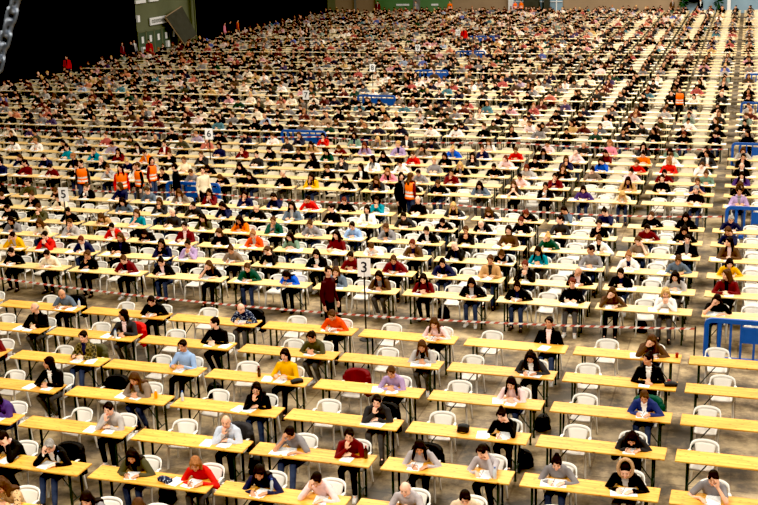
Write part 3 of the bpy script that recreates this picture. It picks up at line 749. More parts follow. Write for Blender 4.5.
# coat hung over a chair back: shoulders over the hoop, body and two sleeves hanging
b = MB()
for j in range(13):
    t = (j-6)/6*.92
    p = back_pt(t, zt(t)); p.x *= .88; q = back_pt(t*1.04, .36); q.x *= .9
    b.cap(p+V((p.x*.05, .035, .015)), q+V((q.x*.1, .085, 0)), .044, .05, 8)
    b.cap(p+V((0, -.03, .015)), V((p.x*.95, p.y-.07, .52)), .042, .034, 8)
for sx in (-1, 1): b.cap(back_pt(sx*.85, .7)+V((sx*.0, .01, 0)), V((sx*.29, .2, .36)), .05, .04, 8)
coat_me = solid(b, 'coat', [cloth('black')], .014, 4, .5)

# ------------------------------------------------------------------ the layout of the hall
_U = 'zeroth first second third fourth fifth sixth seventh eighth ninth tenth eleventh twelfth thirteenth fourteenth fifteenth sixteenth seventeenth eighteenth nineteenth'.split()
ORD = _U+[t[:-1]+'ieth' if k == 0 else t+'-'+_U[k] for t in ('twenty', 'thirty', 'forty', 'fifty', 'sixty', 'seventy') for k in range(10)]
def place_words(r):
    if r < 6: return ORD[r+2]+' row of front block'
    return ORD[r % 7+1]+' row of '+{1: 'second', 2: 'third', 3: 'fourth', 4: 'fifth'}.get(r//7, 'rear')+' block'
TABLES = []
for r in range(-2, LAST+1):
    if GAP(r) and r > 0: continue
    for c in range(-17, 9):
        k = corner(c, r)
        if k.x-TL < LEFT_X+.6: continue
        us = [seen(on_table(c, r, u, dy, z)) for u in (0, TL) for dy, z in ((0, TH+.5), (.4, TH))]
        if max(p[0] for p in us) < -6 or min(p[0] for p in us) > 764: continue
        if min(p[1] for p in us) > 508: continue
        TABLES.append((r, c))
TABLES.sort(key=lambda t: (corner(t[1], t[0])-EYE).length)
rng = random.Random(4)
POOL = ['black']*36+['charcoal']*14+['grey']*8+['lightgrey']*6+['navy']*9+['maroon']*9+['white']*6+['cream']*4+['slate']*5+['olive']*4+['brown']*5+['taupe']*5+['red']*4+['orange']*2+['blue']*2+['teal']*2+['green']*3+['purple']*2+['pink']*2+['blush']*3+['mustard']*2+['lilac']*2+['sage', 'tan', 'tan', 'orangered', 'skyblue']
FARPOOL = POOL+['black']*40+['charcoal']*18+['grey']*6+['taupe']*8+['brown']*8+['cream']*5+['maroon']*4
HAIRFIX = {(7,4,'R'):('bob','blond'),(7,4,'L'):('long','brownhair'),(7,2,'L'):('long','dark'),(7,3,'R'):('short','redhair'),(9,5,'L'):('bob','dark'),(14,3,'R'):('long','blond'),(14,3,'L'):('bob','dark'),(11,-1,'L'):('bald','grey'),(12,5,'L'):('short','grey'),(9,2,'L'):('bald','grey'),(8,3,'R'):('bald','grey'),(10,-3,'R'):('bob','brownhair'),(9,-3,'R'):('short','dark'),(14,4,'R'):('short','grey')}
EMPTY = {(1,0):.40,(1,1):.34,(2,-1):.39,(2,0):.34,(2,1):.32,(2,2):.30,(2,3):.26,(2,4):.31,(2,5):.24,(3,-1):.42,(3,0):.48,(3,1):.32,(3,2):.33,(3,3):.235,(3,4):.28,(3,5):.24,
  (4,-1):.46,(4,0):.28,(4,1):.48,(4,2):.43,(4,3):.20,(4,4):.23,(4,5):.35,(5,-2):.45,(5,-1):.37,(5,0):.33,(5,1):.29,(5,2):.28,(5,3):.24,(5,4):.32,(5,5):.29}
PEOPLE = []      # dicts: r c u top kind hair hc pose
CHAIRS = []      # r c u person-or-None
for r, c in TABLES:
    if r < 6:
        seats = [(s, NEAR.get((r, c, s))) for s in 'LR']
        for s, d in seats:
            if d is None and r == -2 or (d is None and (r, c) in ((5, -3), (4, -3), (3, -2), (2, -2), (1, -2), (0, -1))): d = ((.3 if s == 'L' else .78), rng.choice(POOL), 'jacket', rng.choice(('short', 'bob')), 'dark', 'write') if s == 'R' else None
            f = d[0] if d else (EMPTY.get((r, c),   .36)-.045 if s == 'L' else .78)
            p = None
            if d:
                p = dict(r=r, c=c, u=TL*(1-f), top=d[1], kind=d[2], hair=d[3], hc=d[4], pose=d[5]); PEOPLE.append(p)
            if d or s == 'L' or rng.random() < .15 and c < 5: CHAIRS.append((r, c, TL*(1-f), p))
    else:
        for s, f in (('L', .22), ('M', .505), ('R', .79)):
            d = MID.get((r, c, s)); p = None; occ = d is not None
            if not occ: occ = rng.random() < ((.45 if r >= 20 and c < 0 else .3 if r >= 27 and c < 2 else .12 if r >= 20 and c < 4 else 0) if s == 'M' else .95 if r >= 20 and c < 4 else .86 if c < 5 else .76)
            if occ:
                if d: f += max(-.16, min(.16, d[1]-(.14 if r > 13 else 0)))/TL
                else: f += rng.uniform(-.03, .03)
                kind = rng.choice(('sweater', 'jacket', 'sweater', 'jacket', 'tee' if rng.random() < .3 else 'sweater'))
                p = dict(r=r, c=c, u=TL*(1-f), top=d[0] if d else rng.choice(POOL if r < 20 else FARPOOL), kind=kind, hair=rng.choice(('short', 'short', 'long', 'long', 'bob', 'curly', 'ponytail', 'bun', 'short', 'bald' if rng.random() < .5 else 'bob')),
                         hc=rng.choice(('dark',)*11+('brownhair',)*7+('blond', 'redhair', 'ginger')), pose=rng.choice(('write', 'write', 'write', 'cheek', 'brow', 'folded', 'folded', 'low', 'chin', 'upright', 'clasp', 'side')))
                hv = HAIRFIX.get((r, c, s))
                if hv: p['hair'], p['hc'] = hv
                if p['hair'] == 'bald': p['hc'] = 'grey'
                PEOPLE.append(p)
            CHAIRS.append((r, c, TL*(1-f), p))
HIP = -.12       # hips this far behind the table's back edge
WORDC = dict(lilacgrey='pale-grey', lightgrey='light-grey', whiteblue='white-and-blue', navyblue='navy-blue', navypattern='patterned-navy', skyblue='sky-blue', leopard='leopard-print', plaid='checked-olive', orangered='orange-red', sage='sage-green', slate='slate-blue', green='dark-green', blush='pale-pink')
WORDH = dict(dark='dark-haired', brownhair='brown-haired', grey='grey-haired', blond='blond', ginger='ginger-haired', redhair='red-haired')
WORDP = dict(write='writing', cheek='head on hand', cheekL='head on hand', brow='hand on brow', folded='reading', chin='hand at chin', upright='reading upright', side='looking aside', low='bent low', sit='sitting upright', clasp='hands clasped', stand='standing')
def rank(items):   # ordinal from the right-hand end of each row
    by = {}
    for it in items: by.setdefault(it[0], []).append(it)
    out = {}
    for rr, v in by.items():
        v.sort(key=lambda t: -t[1])
        for i, t in enumerate(v): out[t[2]] = i+1
    return out
def px_of(c, u): return corner(c, 0).x-u
prank = rank([(p['r'], px_of(p['c'], p['u']), id(p)) for p in PEOPLE])
trank = rank([(r, px_of(c, 0), (r, c)) for r, c in TABLES])
crank = rank([(k[0], px_of(k[1], k[2]), (k[0], k[1], round(k[2], 3))) for k in CHAIRS])

# tables: the 300 nearest are things, the rest one mass
N_IND = 300
def full_parts(r): return r < 13
for r, c in TABLES[:N_IND]:
    loc = on_table(c, r, TL/2, TW/2, 0)
    lab = 'long yellow pine folding table, %s from right, %s' % (ORD[trank[r, c]], place_words(r))
    if full_parts(r):
        o = link('trestle_table', None, None, None, loc, ROT)
        link('tabletop', top_me, o, [M_wood if r < 6 else M_wood_glare])
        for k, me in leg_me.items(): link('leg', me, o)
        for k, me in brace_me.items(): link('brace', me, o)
    else: o = link('trestle_table', table_one, None, [M_wood_glare if r < 20 else M_wood_far_glare, M_metal], loc, ROT)
    tag(o, lab, 'table', 'pine folding tables set out in rows')
def seat_loc(r, c, u, dy=0.):
    return on_table(c, r, u, HIP+dy, 0)
def d2cam(p): return (p-EYE).length
CHAIRS.sort(key=lambda k: d2cam(seat_loc(k[0], k[1], k[2])))
PEOPLE.sort(key=lambda p: d2cam(seat_loc(p['r'], p['c'], p['u'])))
CHAIR_SPOT = []
crng = random.Random(9)
for i, (r, c, u, p) in enumerate(CHAIRS):
    rot = ROT+(crng.uniform(-.06, .06) if p else crng.uniform(-.16, .16))
    dy = -.09 if p else crng.uniform(-.14, .0)
    loc = seat_loc(r, c, u, dy); CHAIR_SPOT.append((loc, rot))
    if i >= N_IND: continue
    w = ORD[crank[r, c, round(u, 3)]]; lab = '%s white plastic armchair, %s from right, %s' % ('empty' if p is None else 'occupied', w, place_words(r))
    if r < 6:
        o = link('plastic_armchair', None, None, None, loc, rot)
        link('seat', seat_me, o); link('backrest', back_me, o)
        for me in arm_me.values(): link('armrest', me, o)
        for me in cleg_me.values(): link('leg', me, o)
    else: o = link('plastic_armchair', chair_one, None, None, loc, rot)
    tag(o, lab, 'chair', 'white plastic armchairs along the tables')
TROU = (M_dtrou, M_dtrou, M_denim, M_denim, M_gtrou)
def dress(o, p, rr, parts=True):
    st = p['hair'].replace('glasses', ''); pn = p['pose']
    top = cloth(p['top']); shirt = cloth(rr.choice(('white', 'grey', 'lightgrey', 'black', 'black', 'charcoal', 'navy', 'blush')))
    link('hair', hair_mesh(pn, st), o, [HM[p['hc']]])
    if p['hair'].endswith('glasses'): link('glasses', glasses_mesh(pn), o)
    link({'sweater': 'sweater', 'jacket': 'jacket', 'tee': 't_shirt'}[p['kind']], top_mesh(pn, p['kind']), o, [top, shirt])
    link('trousers', trouser_mesh(pn), o, [rr.choice(TROU)])
    sh = rr.choice((M_shoe, M_shoe, M_shoe2))
    for j in (0, 1): link('shoe', shoe_mesh(pn, j), o, [sh])
    if st == 'hood':
        fur, hd_ = hood_parts(pn); h = link('hood', hd_, o); link('fur_trim', fur, h)
prr = random.Random(21)
GARM = dict(sweater='jumper', jacket='jacket', tee='t-shirt')
for i, p in enumerate(PEOPLE[:N_IND]):
    loc = seat_loc(p['r'], p['c'], p['u']); sc = prr.uniform(.96, 1.03)
    skin = prr.choice(SKINS)
    near = p['r'] < 13 and i < 190
    lab = '%s person in %s %s, %s, %s from right, %s' % (WORDH[p['hc']] if not p['hair'].startswith('bald') else 'balding', WORDC.get(p['top'], p['top']), GARM[p['kind']], WORDP[p['pose']], ORD[prank[id(p)]], place_words(p['r']))
    rot = ROT+prr.uniform(-.12, .12)
    if near:
        o = link('person', body_mesh(p['pose']), None, [skin], loc, rot); dress(o, p, prr)
    else:
        st = p['hair']
        o = link('person', mid_mesh(p['pose'], st, p['kind']), None, [skin, HM[p['hc']], cloth(p['top']), cloth(prr.choice(('white', 'grey', 'black', 'navy'))), prr.choice(TROU), M_shoe], loc, rot)
    o.scale = (sc, sc, 1.)
    tag(o, lab, 'person', 'people sitting an exam at the tables')
# papers: one set in front of each person
krng = random.Random(33); PAPERS = []
for p in PEOPLE:
    n = 2 if krng.random() < .45 else 1
    for j in range(n):
        me = krng.choice((0, 0, 1, 2)) if n == 1 else krng.choice((0, 0, 1))
        u = p['u']+(krng.uniform(-.06, .06) if j == 0 else krng.choice((-.3, .3))+krng.uniform(-.05, .05))
        u = min(max(u, .16), TL-.16)
        PAPERS.append((p, on_table(p['c'], p['r'], u, krng.uniform(.24, .30), TH), ROT+krng.uniform(-.25, .25), me, j))
PAPERS.sort(key=lambda q: d2cam(q[1]))
pm = (paper_me, sheets_me, spread_me)
for p, loc, rz, k, j in PAPERS[:N_IND]:
    o = link(('exam_paper', 'paper_sheaf', 'open_booklet')[k], pm[k], None, None, loc, rz)
    tag(o, '%s, %s the %s person from right, %s' % (('white printed sheet', 'loose white sheets', 'open white booklet')[k], 'in front of' if j == 0 else 'beside', ORD[prank[id(p)]], place_words(p['r'])), 'paper', 'exam papers on the tables')
# pens in writing hands (front block and second block)
for p in PEOPLE[:130]:
    sk = skeleton(p['pose'])
    for a in sk['arms']:
        if a['mode'] == 'pen':
            q = a['W']+a['hd']*.10-a['up']*.016; base = seat_loc(p['r'], p['c'], p['u'])
            o = link('pen', pen_me, None, None, base+Matrix.Rotation(ROT, 3, 'Z') @ V((q.x, q.y-.012, TH+.005)), ROT+.5)
            o.rotation_euler = (.75, 0, ROT-.5)
            tag(o, 'dark pen held by the %s person from right, %s' % (ORD[prank[id(p)]], place_words(p['r'])), 'pen', 'pens in writing hands')
def thing2(name, lab, cat, loc, me, childname=None, cme=None, rz=0., group=None, mats=None):
    o = link(name, me, None, mats, loc, rz); tag(o, lab, cat, group)
    if cme: link(childname, cme, o)
    return o
fu = lambda f: TL*(1-f)
for r, c, f, dy, txt in ((0, 2, .64-.24, .13, 'beside the long-haired writer in navy'), (0, 0, .93-.2, .1, 'near the grey-haired man on the second row'), (1, 3, .88, .36, 'beside the pale-grey jumper on the third row'),
                        (4, -1, .79, .36, 'on table of the person with glasses'), (5, -2, .95, .12, 'near the balding man in slate-blue t-shirt'), (9, 2, .9, .2, 'on a table of the second block'), (2, 1, .06, .2, 'at the end of a pine table on the fourth row')):
    thing2('water_bottle', 'clear water bottle standing '+txt, 'bottle', on_table(c, r, fu(f), dy), bot_me[0], 'cap', bot_me[1])
thing2('drink_bottle', 'dark drink bottle beside the person in mustard jumper', 'bottle', on_table(1, 3, fu(.50), .2), cola_me[0], 'cap', cola_me[1])
thing2('drink_bottle', 'dark drink bottle beside the maroon jumper on the third row', 'bottle', on_table(2, 1, fu(.93), .16), cola_me[0], 'cap', cola_me[1])
thing2('juice_bottle', 'orange juice bottle beside the long-haired reader in brown jacket', 'bottle', on_table(0, 2, fu(.86), .2), juice_me[0], 'cap', juice_me[1])
for r, c, f, txt in ((4, 4, .93, 'next to the black pouch in front of the woman looking aside'), (5, 4, .96, 'at the table end below the striped tape')):
    thing2('cup', 'dark red cup '+txt, 'cup', on_table(c, r, fu(f), .2), cup_me)
thing2('pencil_case', 'black pencil case on the table end beside the red cup', 'pencil case', on_table(4, 4, fu(.99)-.03+.12, .25), case_me, rz=.2)
thing2('pencil_case', 'small dark pencil case beside the mustard jumper papers', 'pencil case', on_table(1, 3, fu(.90), .33), case_me, rz=.7)
thing2('pencil_case', 'spotted pencil case between two writers of the second row', 'pencil case', on_table(1, 0, fu(.62), .3), case_me, rz=-.3, mats=[cloth('navypattern')])
thing2('camera_bag', 'black camera bag with strap before the empty chair, fourth row', 'bag', on_table(3, 2, fu(.46), .22), cambag_me, 'strap', camstrap_me)
for r, c, u, dy, txt in ((1, 4, fu(.99), -.1, 'beside the person in fur-trimmed hood'), (2, 3, fu(.93), -.25, 'behind the black jumper on the fourth row'), (0, 1, fu(.45), -.4, 'between two chairs of the second row'),
                         (1, 1, fu(.95), -.3, 'beside the balding man in white and blue'),
                         (3, 3, fu(.95), -.35, 'behind the pale-pink jumper on the fifth row'), (1, 5, fu(.62), -.3, 'by the grey t-shirt at the aisle'), (0, 2, fu(.98), -.3, 'by the pale-pink jumper on the second row'), (3, 0, fu(.99), -.3, 'by the sky-blue jumper'),
                         (7, 4, fu(.45), -.3, 'under the middle chair just above the lower tape'), (7, 2, fu(.4), -.2, 'in the row above the lower tape')):
    thing2('backpack', 'black backpack on the floor '+txt, 'backpack', on_table(c, r, u, dy, 0), pack_me, 'carry_loop', packh_me, rz=r*1.3)
for r, c, s, colr, txt in ((3, 2, 'L', 'maroon', 'dark red'), (2, 0, 'L', 'black', 'black'), (0, 0, 'R', 'black', 'long black'), (1, 1, 'R', 'charcoal', 'charcoal'), (5, -2, 'R', 'black', 'black hooded'), (3, -1, 'R', 'olive', 'olive'),
                           (1, 3, 'L', 'black', 'black'), (4, -1, 'R', 'red', 'red'), (5, 0, 'R', 'black', 'black'), (3, 4, 'R', 'green', 'dark green'), (2, 2, 'R', 'black', 'black')):
    for (k, (loc, rz)) in zip(CHAIRS, CHAIR_SPOT):
        if k[0] == r and k[1] == c and ((k[2] > TL*.5) == (s == 'L')):
            o = link('coat', coat_me, None, [cloth(colr)], loc, rz); tag(o, txt+' coat over chair %s from right, %s' % (ORD[crank[r, c, round(k[2], 3)]], place_words(r)), 'coat'); break

# ------------------------------------------------------------------ everything farther off: one mass of each kind
def mass(name, parts, mats, lab, cat, col=True):
    """parts: list of (verts Nx3, faces list, material list, colours Nx3)"""
    vs, fs, ms, cs, o = [], [], [], [], 0
    for v, f, m, c in parts:
        vs.append(v); fs += [tuple(i+o for i in q) for q in f]; ms += m; o += len(v)
        if col: cs.append(c)
    me = bpy.data.meshes.new(name); me.from_pydata(np.concatenate(vs).tolist(), [], fs)
    for m in mats: me.materials.append(m)
    me.polygons.foreach_set('material_index', ms)
    if col:
        a = me.attributes.new('Col', 'FLOAT_COLOR', 'POINT'); cc = np.ones((o, 4)); cc[:, :3] = np.concatenate(cs); a.data.foreach_set('color', cc.reshape(-1))
    me.update(); ob = link(name, me); tag(ob, lab, cat, None, 'stuff'); return ob
def rotz(v, a):
    c, s = math.cos(a), math.sin(a); return v @ np.array([[c, s, 0], [-s, c, 0], [0, 0, 1]])
b = MB(); b.box((0, 0, TH-.014), (TL, TW, .028), None, 0)
for sx in (-1, 1):
    for y in (-.17, .17): b.box((sx*.9, y, .37), (.034, .034, .735), None, 1)
    b.box((sx*.72, 0, .46), (.02, .02, .62), Matrix.Rotation(-sx*.62, 3, 'Y'), 1)
tv, tf, tm = np.array(b.v), b.f, b.m
parts = []
for r, c in TABLES[N_IND:]:
    l = on_table(c, r, TL/2, TW/2, 0); parts.append((rotz(tv, ROT)+np.array(l), tf, tm, None))
mass('distant_tables', parts, [M_wood_far_glare, M_metal], 'hundreds of pale tables in rows receding to the far wall', 'tables', False)
b = MB(); b.box((0, 0, .43), (.44, .42, .02))
bp = [[back_pt(t, z) for t in (-1, -.5, 0, .5, 1)] for z in (.5, .5)]
bp[1] = [back_pt(t, zt(t)) for t in (-1, -.5, 0, .5, 1)]
b.add(bp[0]+bp[1], [(i, i+1, i+6, i+5) for i in range(4)])
b.add([p+V((0, .015, 0)) for p in bp[0]+bp[1]], [(i+5, i+6, i+1, i) for i in range(4)])
for sx in (-1, 1):
    b.box((sx*.28, .0, .655), (.05, .36, .02))
    for y in (-.21, .24): b.box((sx*.245, y, .21 if y > 0 else .33), (.035, .035, .42 if y > 0 else .65))
cv, cf = np.array([tuple(p) for p in b.v]), b.f
parts = [(rotz(cv, rz)+np.array(loc), cf, [0]*len(cf), None) for (loc, rz) in CHAIR_SPOT[N_IND:]]
mass('distant_chairs', parts, [M_plastic2], 'hundreds of white plastic chairs in rows receding to the far wall', 'chairs', False)
qv, qf = np.array(MB().box((0, 0, .003), (.3, .28, .006)).v), MB().box((0, 0, .003), (.3, .28, .006)).f
mass('distant_papers', [(rotz(qv, rz)+np.array(loc), qf, [0]*6, None) for p, loc, rz, k, j in PAPERS[N_IND:]], [M_paper], 'white exam papers on the far tables', 'papers', False)
def low_person(pn, style, kind):
    s = skeleton(pn); b = MB(); T = []
    def mark(k):
        T.extend([k]*(len(b.v)-len(T)))
    ts = torso_secs(s, .03); b.loft([ts[0], ts[2], ts[4], ts[6], ts[8]], 8); mark(2)
    for a in s['arms']:
        b.tube([a['S'], a['E']], [.068, .056], 6); b.tube([a['E'], a['W']], [.056, .04], 6); mark(2)
        b.ell(a['W']+a['hd']*.06, (.045, .06, .035), None, 6, 4); mark(0)
    for H, K, A, F in s['legs']:
        b.tube([H, K], [.09, .07], 6); b.tube([K, A], [.066, .05], 6); mark(4); b.box((A.x, A.y-.05, .045), (.09, .24, .09)); mark(5)
    b.ell(s['Hc'], (.078, .098, .12), s['HR'], 10, 7); b.tube([s['neck'], s['Hc']], .055, 6); mark(0)
    hh = lambda x, y, z: s['Hc']+s['HR']@V((x, y, z))
    if style != 'bald': b.ell(hh(0, .02, .03), (.09, .104, .108), s['HR'], 10, 7)
    if style == 'long': b.ell(hh(0, .07, -.08)+V((0, .0, -.03)), (.1, .05, .14), None, 8, 6)
    mark(1)
    return np.array([tuple(p) for p in b.v]), b.f, np.array(T)
LOW = {}
hairl = {k: np.array(s2l(*v)) for k, v in HAIRC.items()}; skl = [np.array(s2l(*v)) for v in ((226, 172, 142), (234, 184, 158), (200, 144, 110))]
trl = [np.array(s2l(*v)) for v in ((20, 19, 24), (52, 62, 88), (60, 56, 56))]
parts = []
for p in PEOPLE[N_IND:]:
    st = 'bald' if p['hair'] == 'bald' else ('long' if p['hair'] in ('long', 'bob', 'curly') else 'short')
    k = (p['pose'], st)
    if k not in LOW: LOW[k] = low_person(p['pose'], st, 0)
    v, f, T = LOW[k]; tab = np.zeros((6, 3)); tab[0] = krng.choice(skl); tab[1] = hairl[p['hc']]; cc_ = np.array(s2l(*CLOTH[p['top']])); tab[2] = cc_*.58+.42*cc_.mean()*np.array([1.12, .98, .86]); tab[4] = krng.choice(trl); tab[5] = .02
    parts.append((rotz(v*np.array([1, 1, krng.uniform(.97, 1.04)]), ROT+krng.uniform(-.2, .2))+np.array(seat_loc(p['r'], p['c'], p['u'])), f, [0]*len(f), tab[T]))
cr = mass('distant_crowd', parts, [M_crowd], 'crowd of hundreds of seated people filling the far half of the hall', 'crowd')

# ------------------------------------------------------------------ aisles: tapes, poles with numbers, barriers, staff
def grid_at(r, x, z=0., dy=.25):     # point in row r at hall coordinate x
    c = (x-GX-KX*r)/PX; return V((x, GY+SY*r+KY*c-dy, z))
def col_for(u, r, dy=.25):                   # hall x in row r seen at photo column u
    lo, hi = -60., 20.
    for _ in range(50):
        m = (lo+hi)/2
        if seen(grid_at(r, m, .5, dy))[0] < u: lo = m
        else: hi = m
    return (lo+hi)/2
M_tapew = noise_mat('white_tape', s2l(240, 236, 230), .5, 4, .04)
def tape(r, x0, x1, zends, sag, lab, step=.11, dy=-.05, spans=1):
    b = MB(); n = int((x1-x0)/step); t0 = []
    def zz(x):
        t = ((x-x0)/(x1-x0)*spans) % 1; return zends-4*sag*t*(1-t)
    for i in range(n):
        xa, xb = x0+(x1-x0)*i/n, x0+(x1-x0)*(i+1)/n
        pa, pb = grid_at(r, xa, 0, dy), grid_at(r, xb, 0, dy); h = V((0, 0, .024)); lean = V((.03, 0, 0))
        b.add([pa+Z_*zz(xa)-h-lean, pb+Z_*zz(xb-1e-4)-h-lean, pb+Z_*zz(xb-1e-4)+h+lean, pa+Z_*zz(xa)+h+lean], [(0, 1, 2, 3)], i % 2)
    me = b.mesh('tape', [M_tapew, M_red]); o = link('barrier_tape', me); tag(o, lab, 'barrier tape')
    for i in range(spans+1):
        x = x0+(x1-x0)*i/spans
        g = grid_at(r, x, 0, dy); m = MB(); m.tube([g, g+Z_*(zends+.06)], .018, 8); m.tube([g, g+Z_*.03], [.13, .11], 14)
        tag(link('tape_post', m.mesh('post', [M_bolt])), 'thin black post holding the %s' % lab.split(' strung')[0], 'post', 'posts holding the striped tapes')
xr = {r: col_for(u, r) for r, u in ((6, 694), (13, 722), (20, 728))}
tape(6, col_for(-30, 6), xr[6], .80, .30, 'lower red and white striped tape strung behind the front block')
tape(13, col_for(-20, 13), xr[13], .74, .14, 'middle red and white striped tape strung before the third block', .15, 0., 3)
tape(20, col_for(-20, 20), xr[20], .8, .1, 'upper red and white striped tape strung before the fourth block', .2, 0., 4)

def sign(r, u, v, num, dx=0, dy=.25, zc=1.58):
    g = grid_at(r, col_for(u, r, dy), 0, dy); zc = 1.80 if r == 6 else 1.82
    o = link('number_sign', None, None, None, g, YAW*.8); tag(o, 'white card with black numeral %s on a thin dark pole' % {'3': 'three', '5': 'five', '6': 'six', '7': 'seven', '8': 'eight', '9': 'nine', '10': 'ten'}[num], 'sign')
    b = MB(); b.tube([(0, .012, 0), (0, .012, zc)], .02, 8); link('pole', b.mesh('pole', [M_bolt]), o)
    b = MB(); b.tube([(0, .012, 0), (0, .012, .025)], [.17, .15], 18); link('base', b.mesh('base', [M_bolt]), o)
    card = link('card', bevel_mesh(MB().box((0, 0, zc), (.31, .012, .44)).mesh('card', [M_white]), .003), o)
    cu = bpy.data.curves.new('numeral', 'FONT'); cu.body = num; cu.size = .36 if len(num) == 1 else .27; cu.align_x = 'CENTER'; cu.align_y = 'CENTER'; cu.extrude = .002; cu.offset = .004
    t0 = bpy.data.objects.new('tmp', cu); C.objects.link(t0); me = bpy.data.meshes.new_from_object(t0.evaluated_get(bpy.context.evaluated_depsgraph_get())); bpy.data.objects.remove(t0); me.materials.clear(); me.materials.append(M_ink); t = link('numeral', me, card); t.location = (0, -.009, zc); t.rotation_euler = (PI/2, 0, 0)
for r, u, v, num, dy in ((6, 365.6, 268, '3', .25), (10, 67.5, 192, '5', .95), (17, 211, 133, '6', .95), (24, 307, 95, '7', .95), (31, 373, 66, '8', .95), (38, 418, 48, '9', .95), (45, 458, 31, '10', .95)):
    sign(r, u, v, num, 0, dy)

def barrier_meshes():
    """water-filled style blue plastic barrier 2 m long, 1 m high: rounded frame, solid upper panel with openings below, narrow slots at one end"""
    fr = MB(); L, H = 2., 1.
    pts = []
    for cx, cz, a0 in ((L-.12, H-.12, 0), (.12, H-.12, 90), (.12, .22, 180), (L-.12, .22, 270)):
        for k in range(5):
            a = math.radians(a0+k*22.5); pts.append(V((cx+.12*math.cos(a), 0, cz+.12*math.sin(a))))
    rs = []
    n = len(pts); cen = V((L/2, 0, .55))
    for i, p in enumerate(pts):
        t = (pts[(i+1) % n]-pts[i-1]).normalized(); nrm = V((t.z, 0, -t.x))
        rs.append([p+nrm*a+Y_*bb for a, bb in ((.05, .04), (.05, -.04), (-.05, -.04), (-.05, .04))])
    fr.rings(rs, 0, False, True)
    pan = MB(); pan.box((1.33, 0, .70), (1.2, .045, .36))
    bars = []
    for x in (.28, .52, .74, 1.02, 1.30, 1.58): bars.append(MB().box((x, 0, .56), (.05 if x > .3 else .08, .05, .84)).mesh('upright', [M_blue]))
    foot = [MB().box((x, 0, .05), (.09, .52, .1)).mesh('foot', [M_blue]) for x in (.3, 1.7)]
    return fr.mesh('frame', [M_blue]), pan.mesh('panel', [M_blue]), bars, foot, MB().box((1.05, -.026, .93), (.22, .006, .06)).mesh('sticker', [M_white])
bf, bpn, bb_, bft, bst = barrier_meshes()
def barrier(r, x, lab, rz=ROT, dy=.25, g=None):
    o = link('plastic_barrier', None, None, None, g or grid_at(r, x, 0, dy), rz); tag(o, lab, 'barrier')
    link('frame', bf, o); link('panel', bpn, o)
    for m in bb_: link('upright', m, o)
    for m in bft: link('foot', m, o)
    link('sticker', bst, o)
for r, u, txt in ((6, 705, 'closing the aisle at the lower tape'), (13, 726, 'closing the aisle at the middle tape'), (20, 732, 'closing the aisle at the upper tape'), (27, 741, 'fourth along the aisle towards the far wall'),
                  (34, 746, 'fifth along the aisle towards the far wall'), (13, 163, 'behind the man in black by the orange vests'), (20, 279, 'in front of the fourth block'),
                  (27, 356, 'before the fifth block'), (34, 414, 'alone in the far crowd'), (48, 468, 'far off beside the figure in red'), (41, 455, 'small and far below the figure in red')):
    barrier(r, col_for(u, r), 'blue plastic crowd barrier '+txt, ROT, -.15)

def stander(r, u, top, lab, pose='stand', vest=False, hair='short', hc='dark', rz=0., dy=.25, trou=None, kind='jacket'):
    g = grid_at(r, col_for(u, r, dy), 0, dy); p = dict(top=top, kind='sweater' if vest else kind, hair=hair, hc=hc, pose=pose)
    o = link('person', body_mesh(pose), None, [SKINS[0]], g, rz); dress(o, p, prr)
    if vest: link('vest', vest_me, o)
    tag(o, lab, 'person'); return o
vest_me = vest_mesh('stand')
stander(6, 330, 'wine', 'person in maroon hooded top standing sideways by the lower tape', rz=1.2, kind='sweater')
stander(13, 84, 'charcoal', 'standing steward in orange vest, bulky, farthest from the others', vest=True, rz=.3)
stander(13, 123, 'red', 'standing steward in orange vest, middle of the group, long dark hair', vest=True, hair='long', rz=.6, dy=.75)
stander(13, 140, 'black', 'standing steward in orange vest beside the man in black', vest=True, hair='short', hc='brownhair', rz=-.6)
stander(13, 154, 'maroon', 'standing steward in orange vest behind the group', vest=True, hair='bob', rz=1.4, dy=-.7)
stander(13, 177, 'black', 'person all in black standing between barrier and orange vests', rz=-.9)
stander(13, 205, 'cream', 'person in cream jumper standing before a blue barrier', rz=.9, kind='sweater', dy=.6)
stander(13, 411, 'maroon', 'steward in orange vest standing in the middle tape aisle', vest=True, hair='long', hc='brownhair', rz=2.6)
stander(13, 402, 'black', 'person in black standing close beside the middle aisle steward', rz=1.0, hair='bob')
stander(27, 679, 'black', 'steward in orange vest standing alone in the far rows', vest=True, rz=.2)
stander(48, 464, 'red', 'far person in bright red standing beside a number card', rz=.1)
stander(41, 150, 'red', 'far person in red standing near the green doors', rz=.4)
stander(34, 68, 'red', 'person in red and white standing at the black curtain edge', rz=.4)
stander(68, 450, 'orange', 'far steward in orange before the green back panel', vest=True, rz=.2, dy=0)
stander(68, 515, 'pink', 'far steward in pale vest before the glazed doors', vest=True, rz=.5, dy=0)
stander(68, 521, 'orange', 'second far steward before the glazed doors', vest=True, rz=-.3, dy=-.4)
stander(68, 416, 'grey', 'far person in grey standing before the green back panel', rz=.2, dy=0)
for i, u in enumerate((378, 700, 672)): stander(68, u, ('maroon', 'black', 'brown')[i], 'far person standing at the back wall %s' % ('beside the green panel', 'under the glazing', 'against the tan wall')[i], rz=.3*i, dy=-.3)
for i, (yy, xx) in enumerate(((80.2, -44.2), (81.4, -44.6), (79.4, -44.5), (97., -44.2), (98.6, -44.4), (100., -44.3))):
    p = dict(top=('charcoal', 'grey', 'maroon', 'pink', 'black', 'orange')[i], kind='jacket', hair='short', hc='dark', pose='stand')
    o = link('person', body_mesh('stand'), None, [SKINS[0]], V((xx, yy, 0)), .8+i*.3); dress(o, p, prr)
    tag(o, 'far person standing by the green doors, %s' % ('in charcoal jacket', 'in grey jacket', 'in maroon jacket', 'beyond in pink jacket', 'beyond in black jacket', 'beyond in orange jacket')[i], 'person')

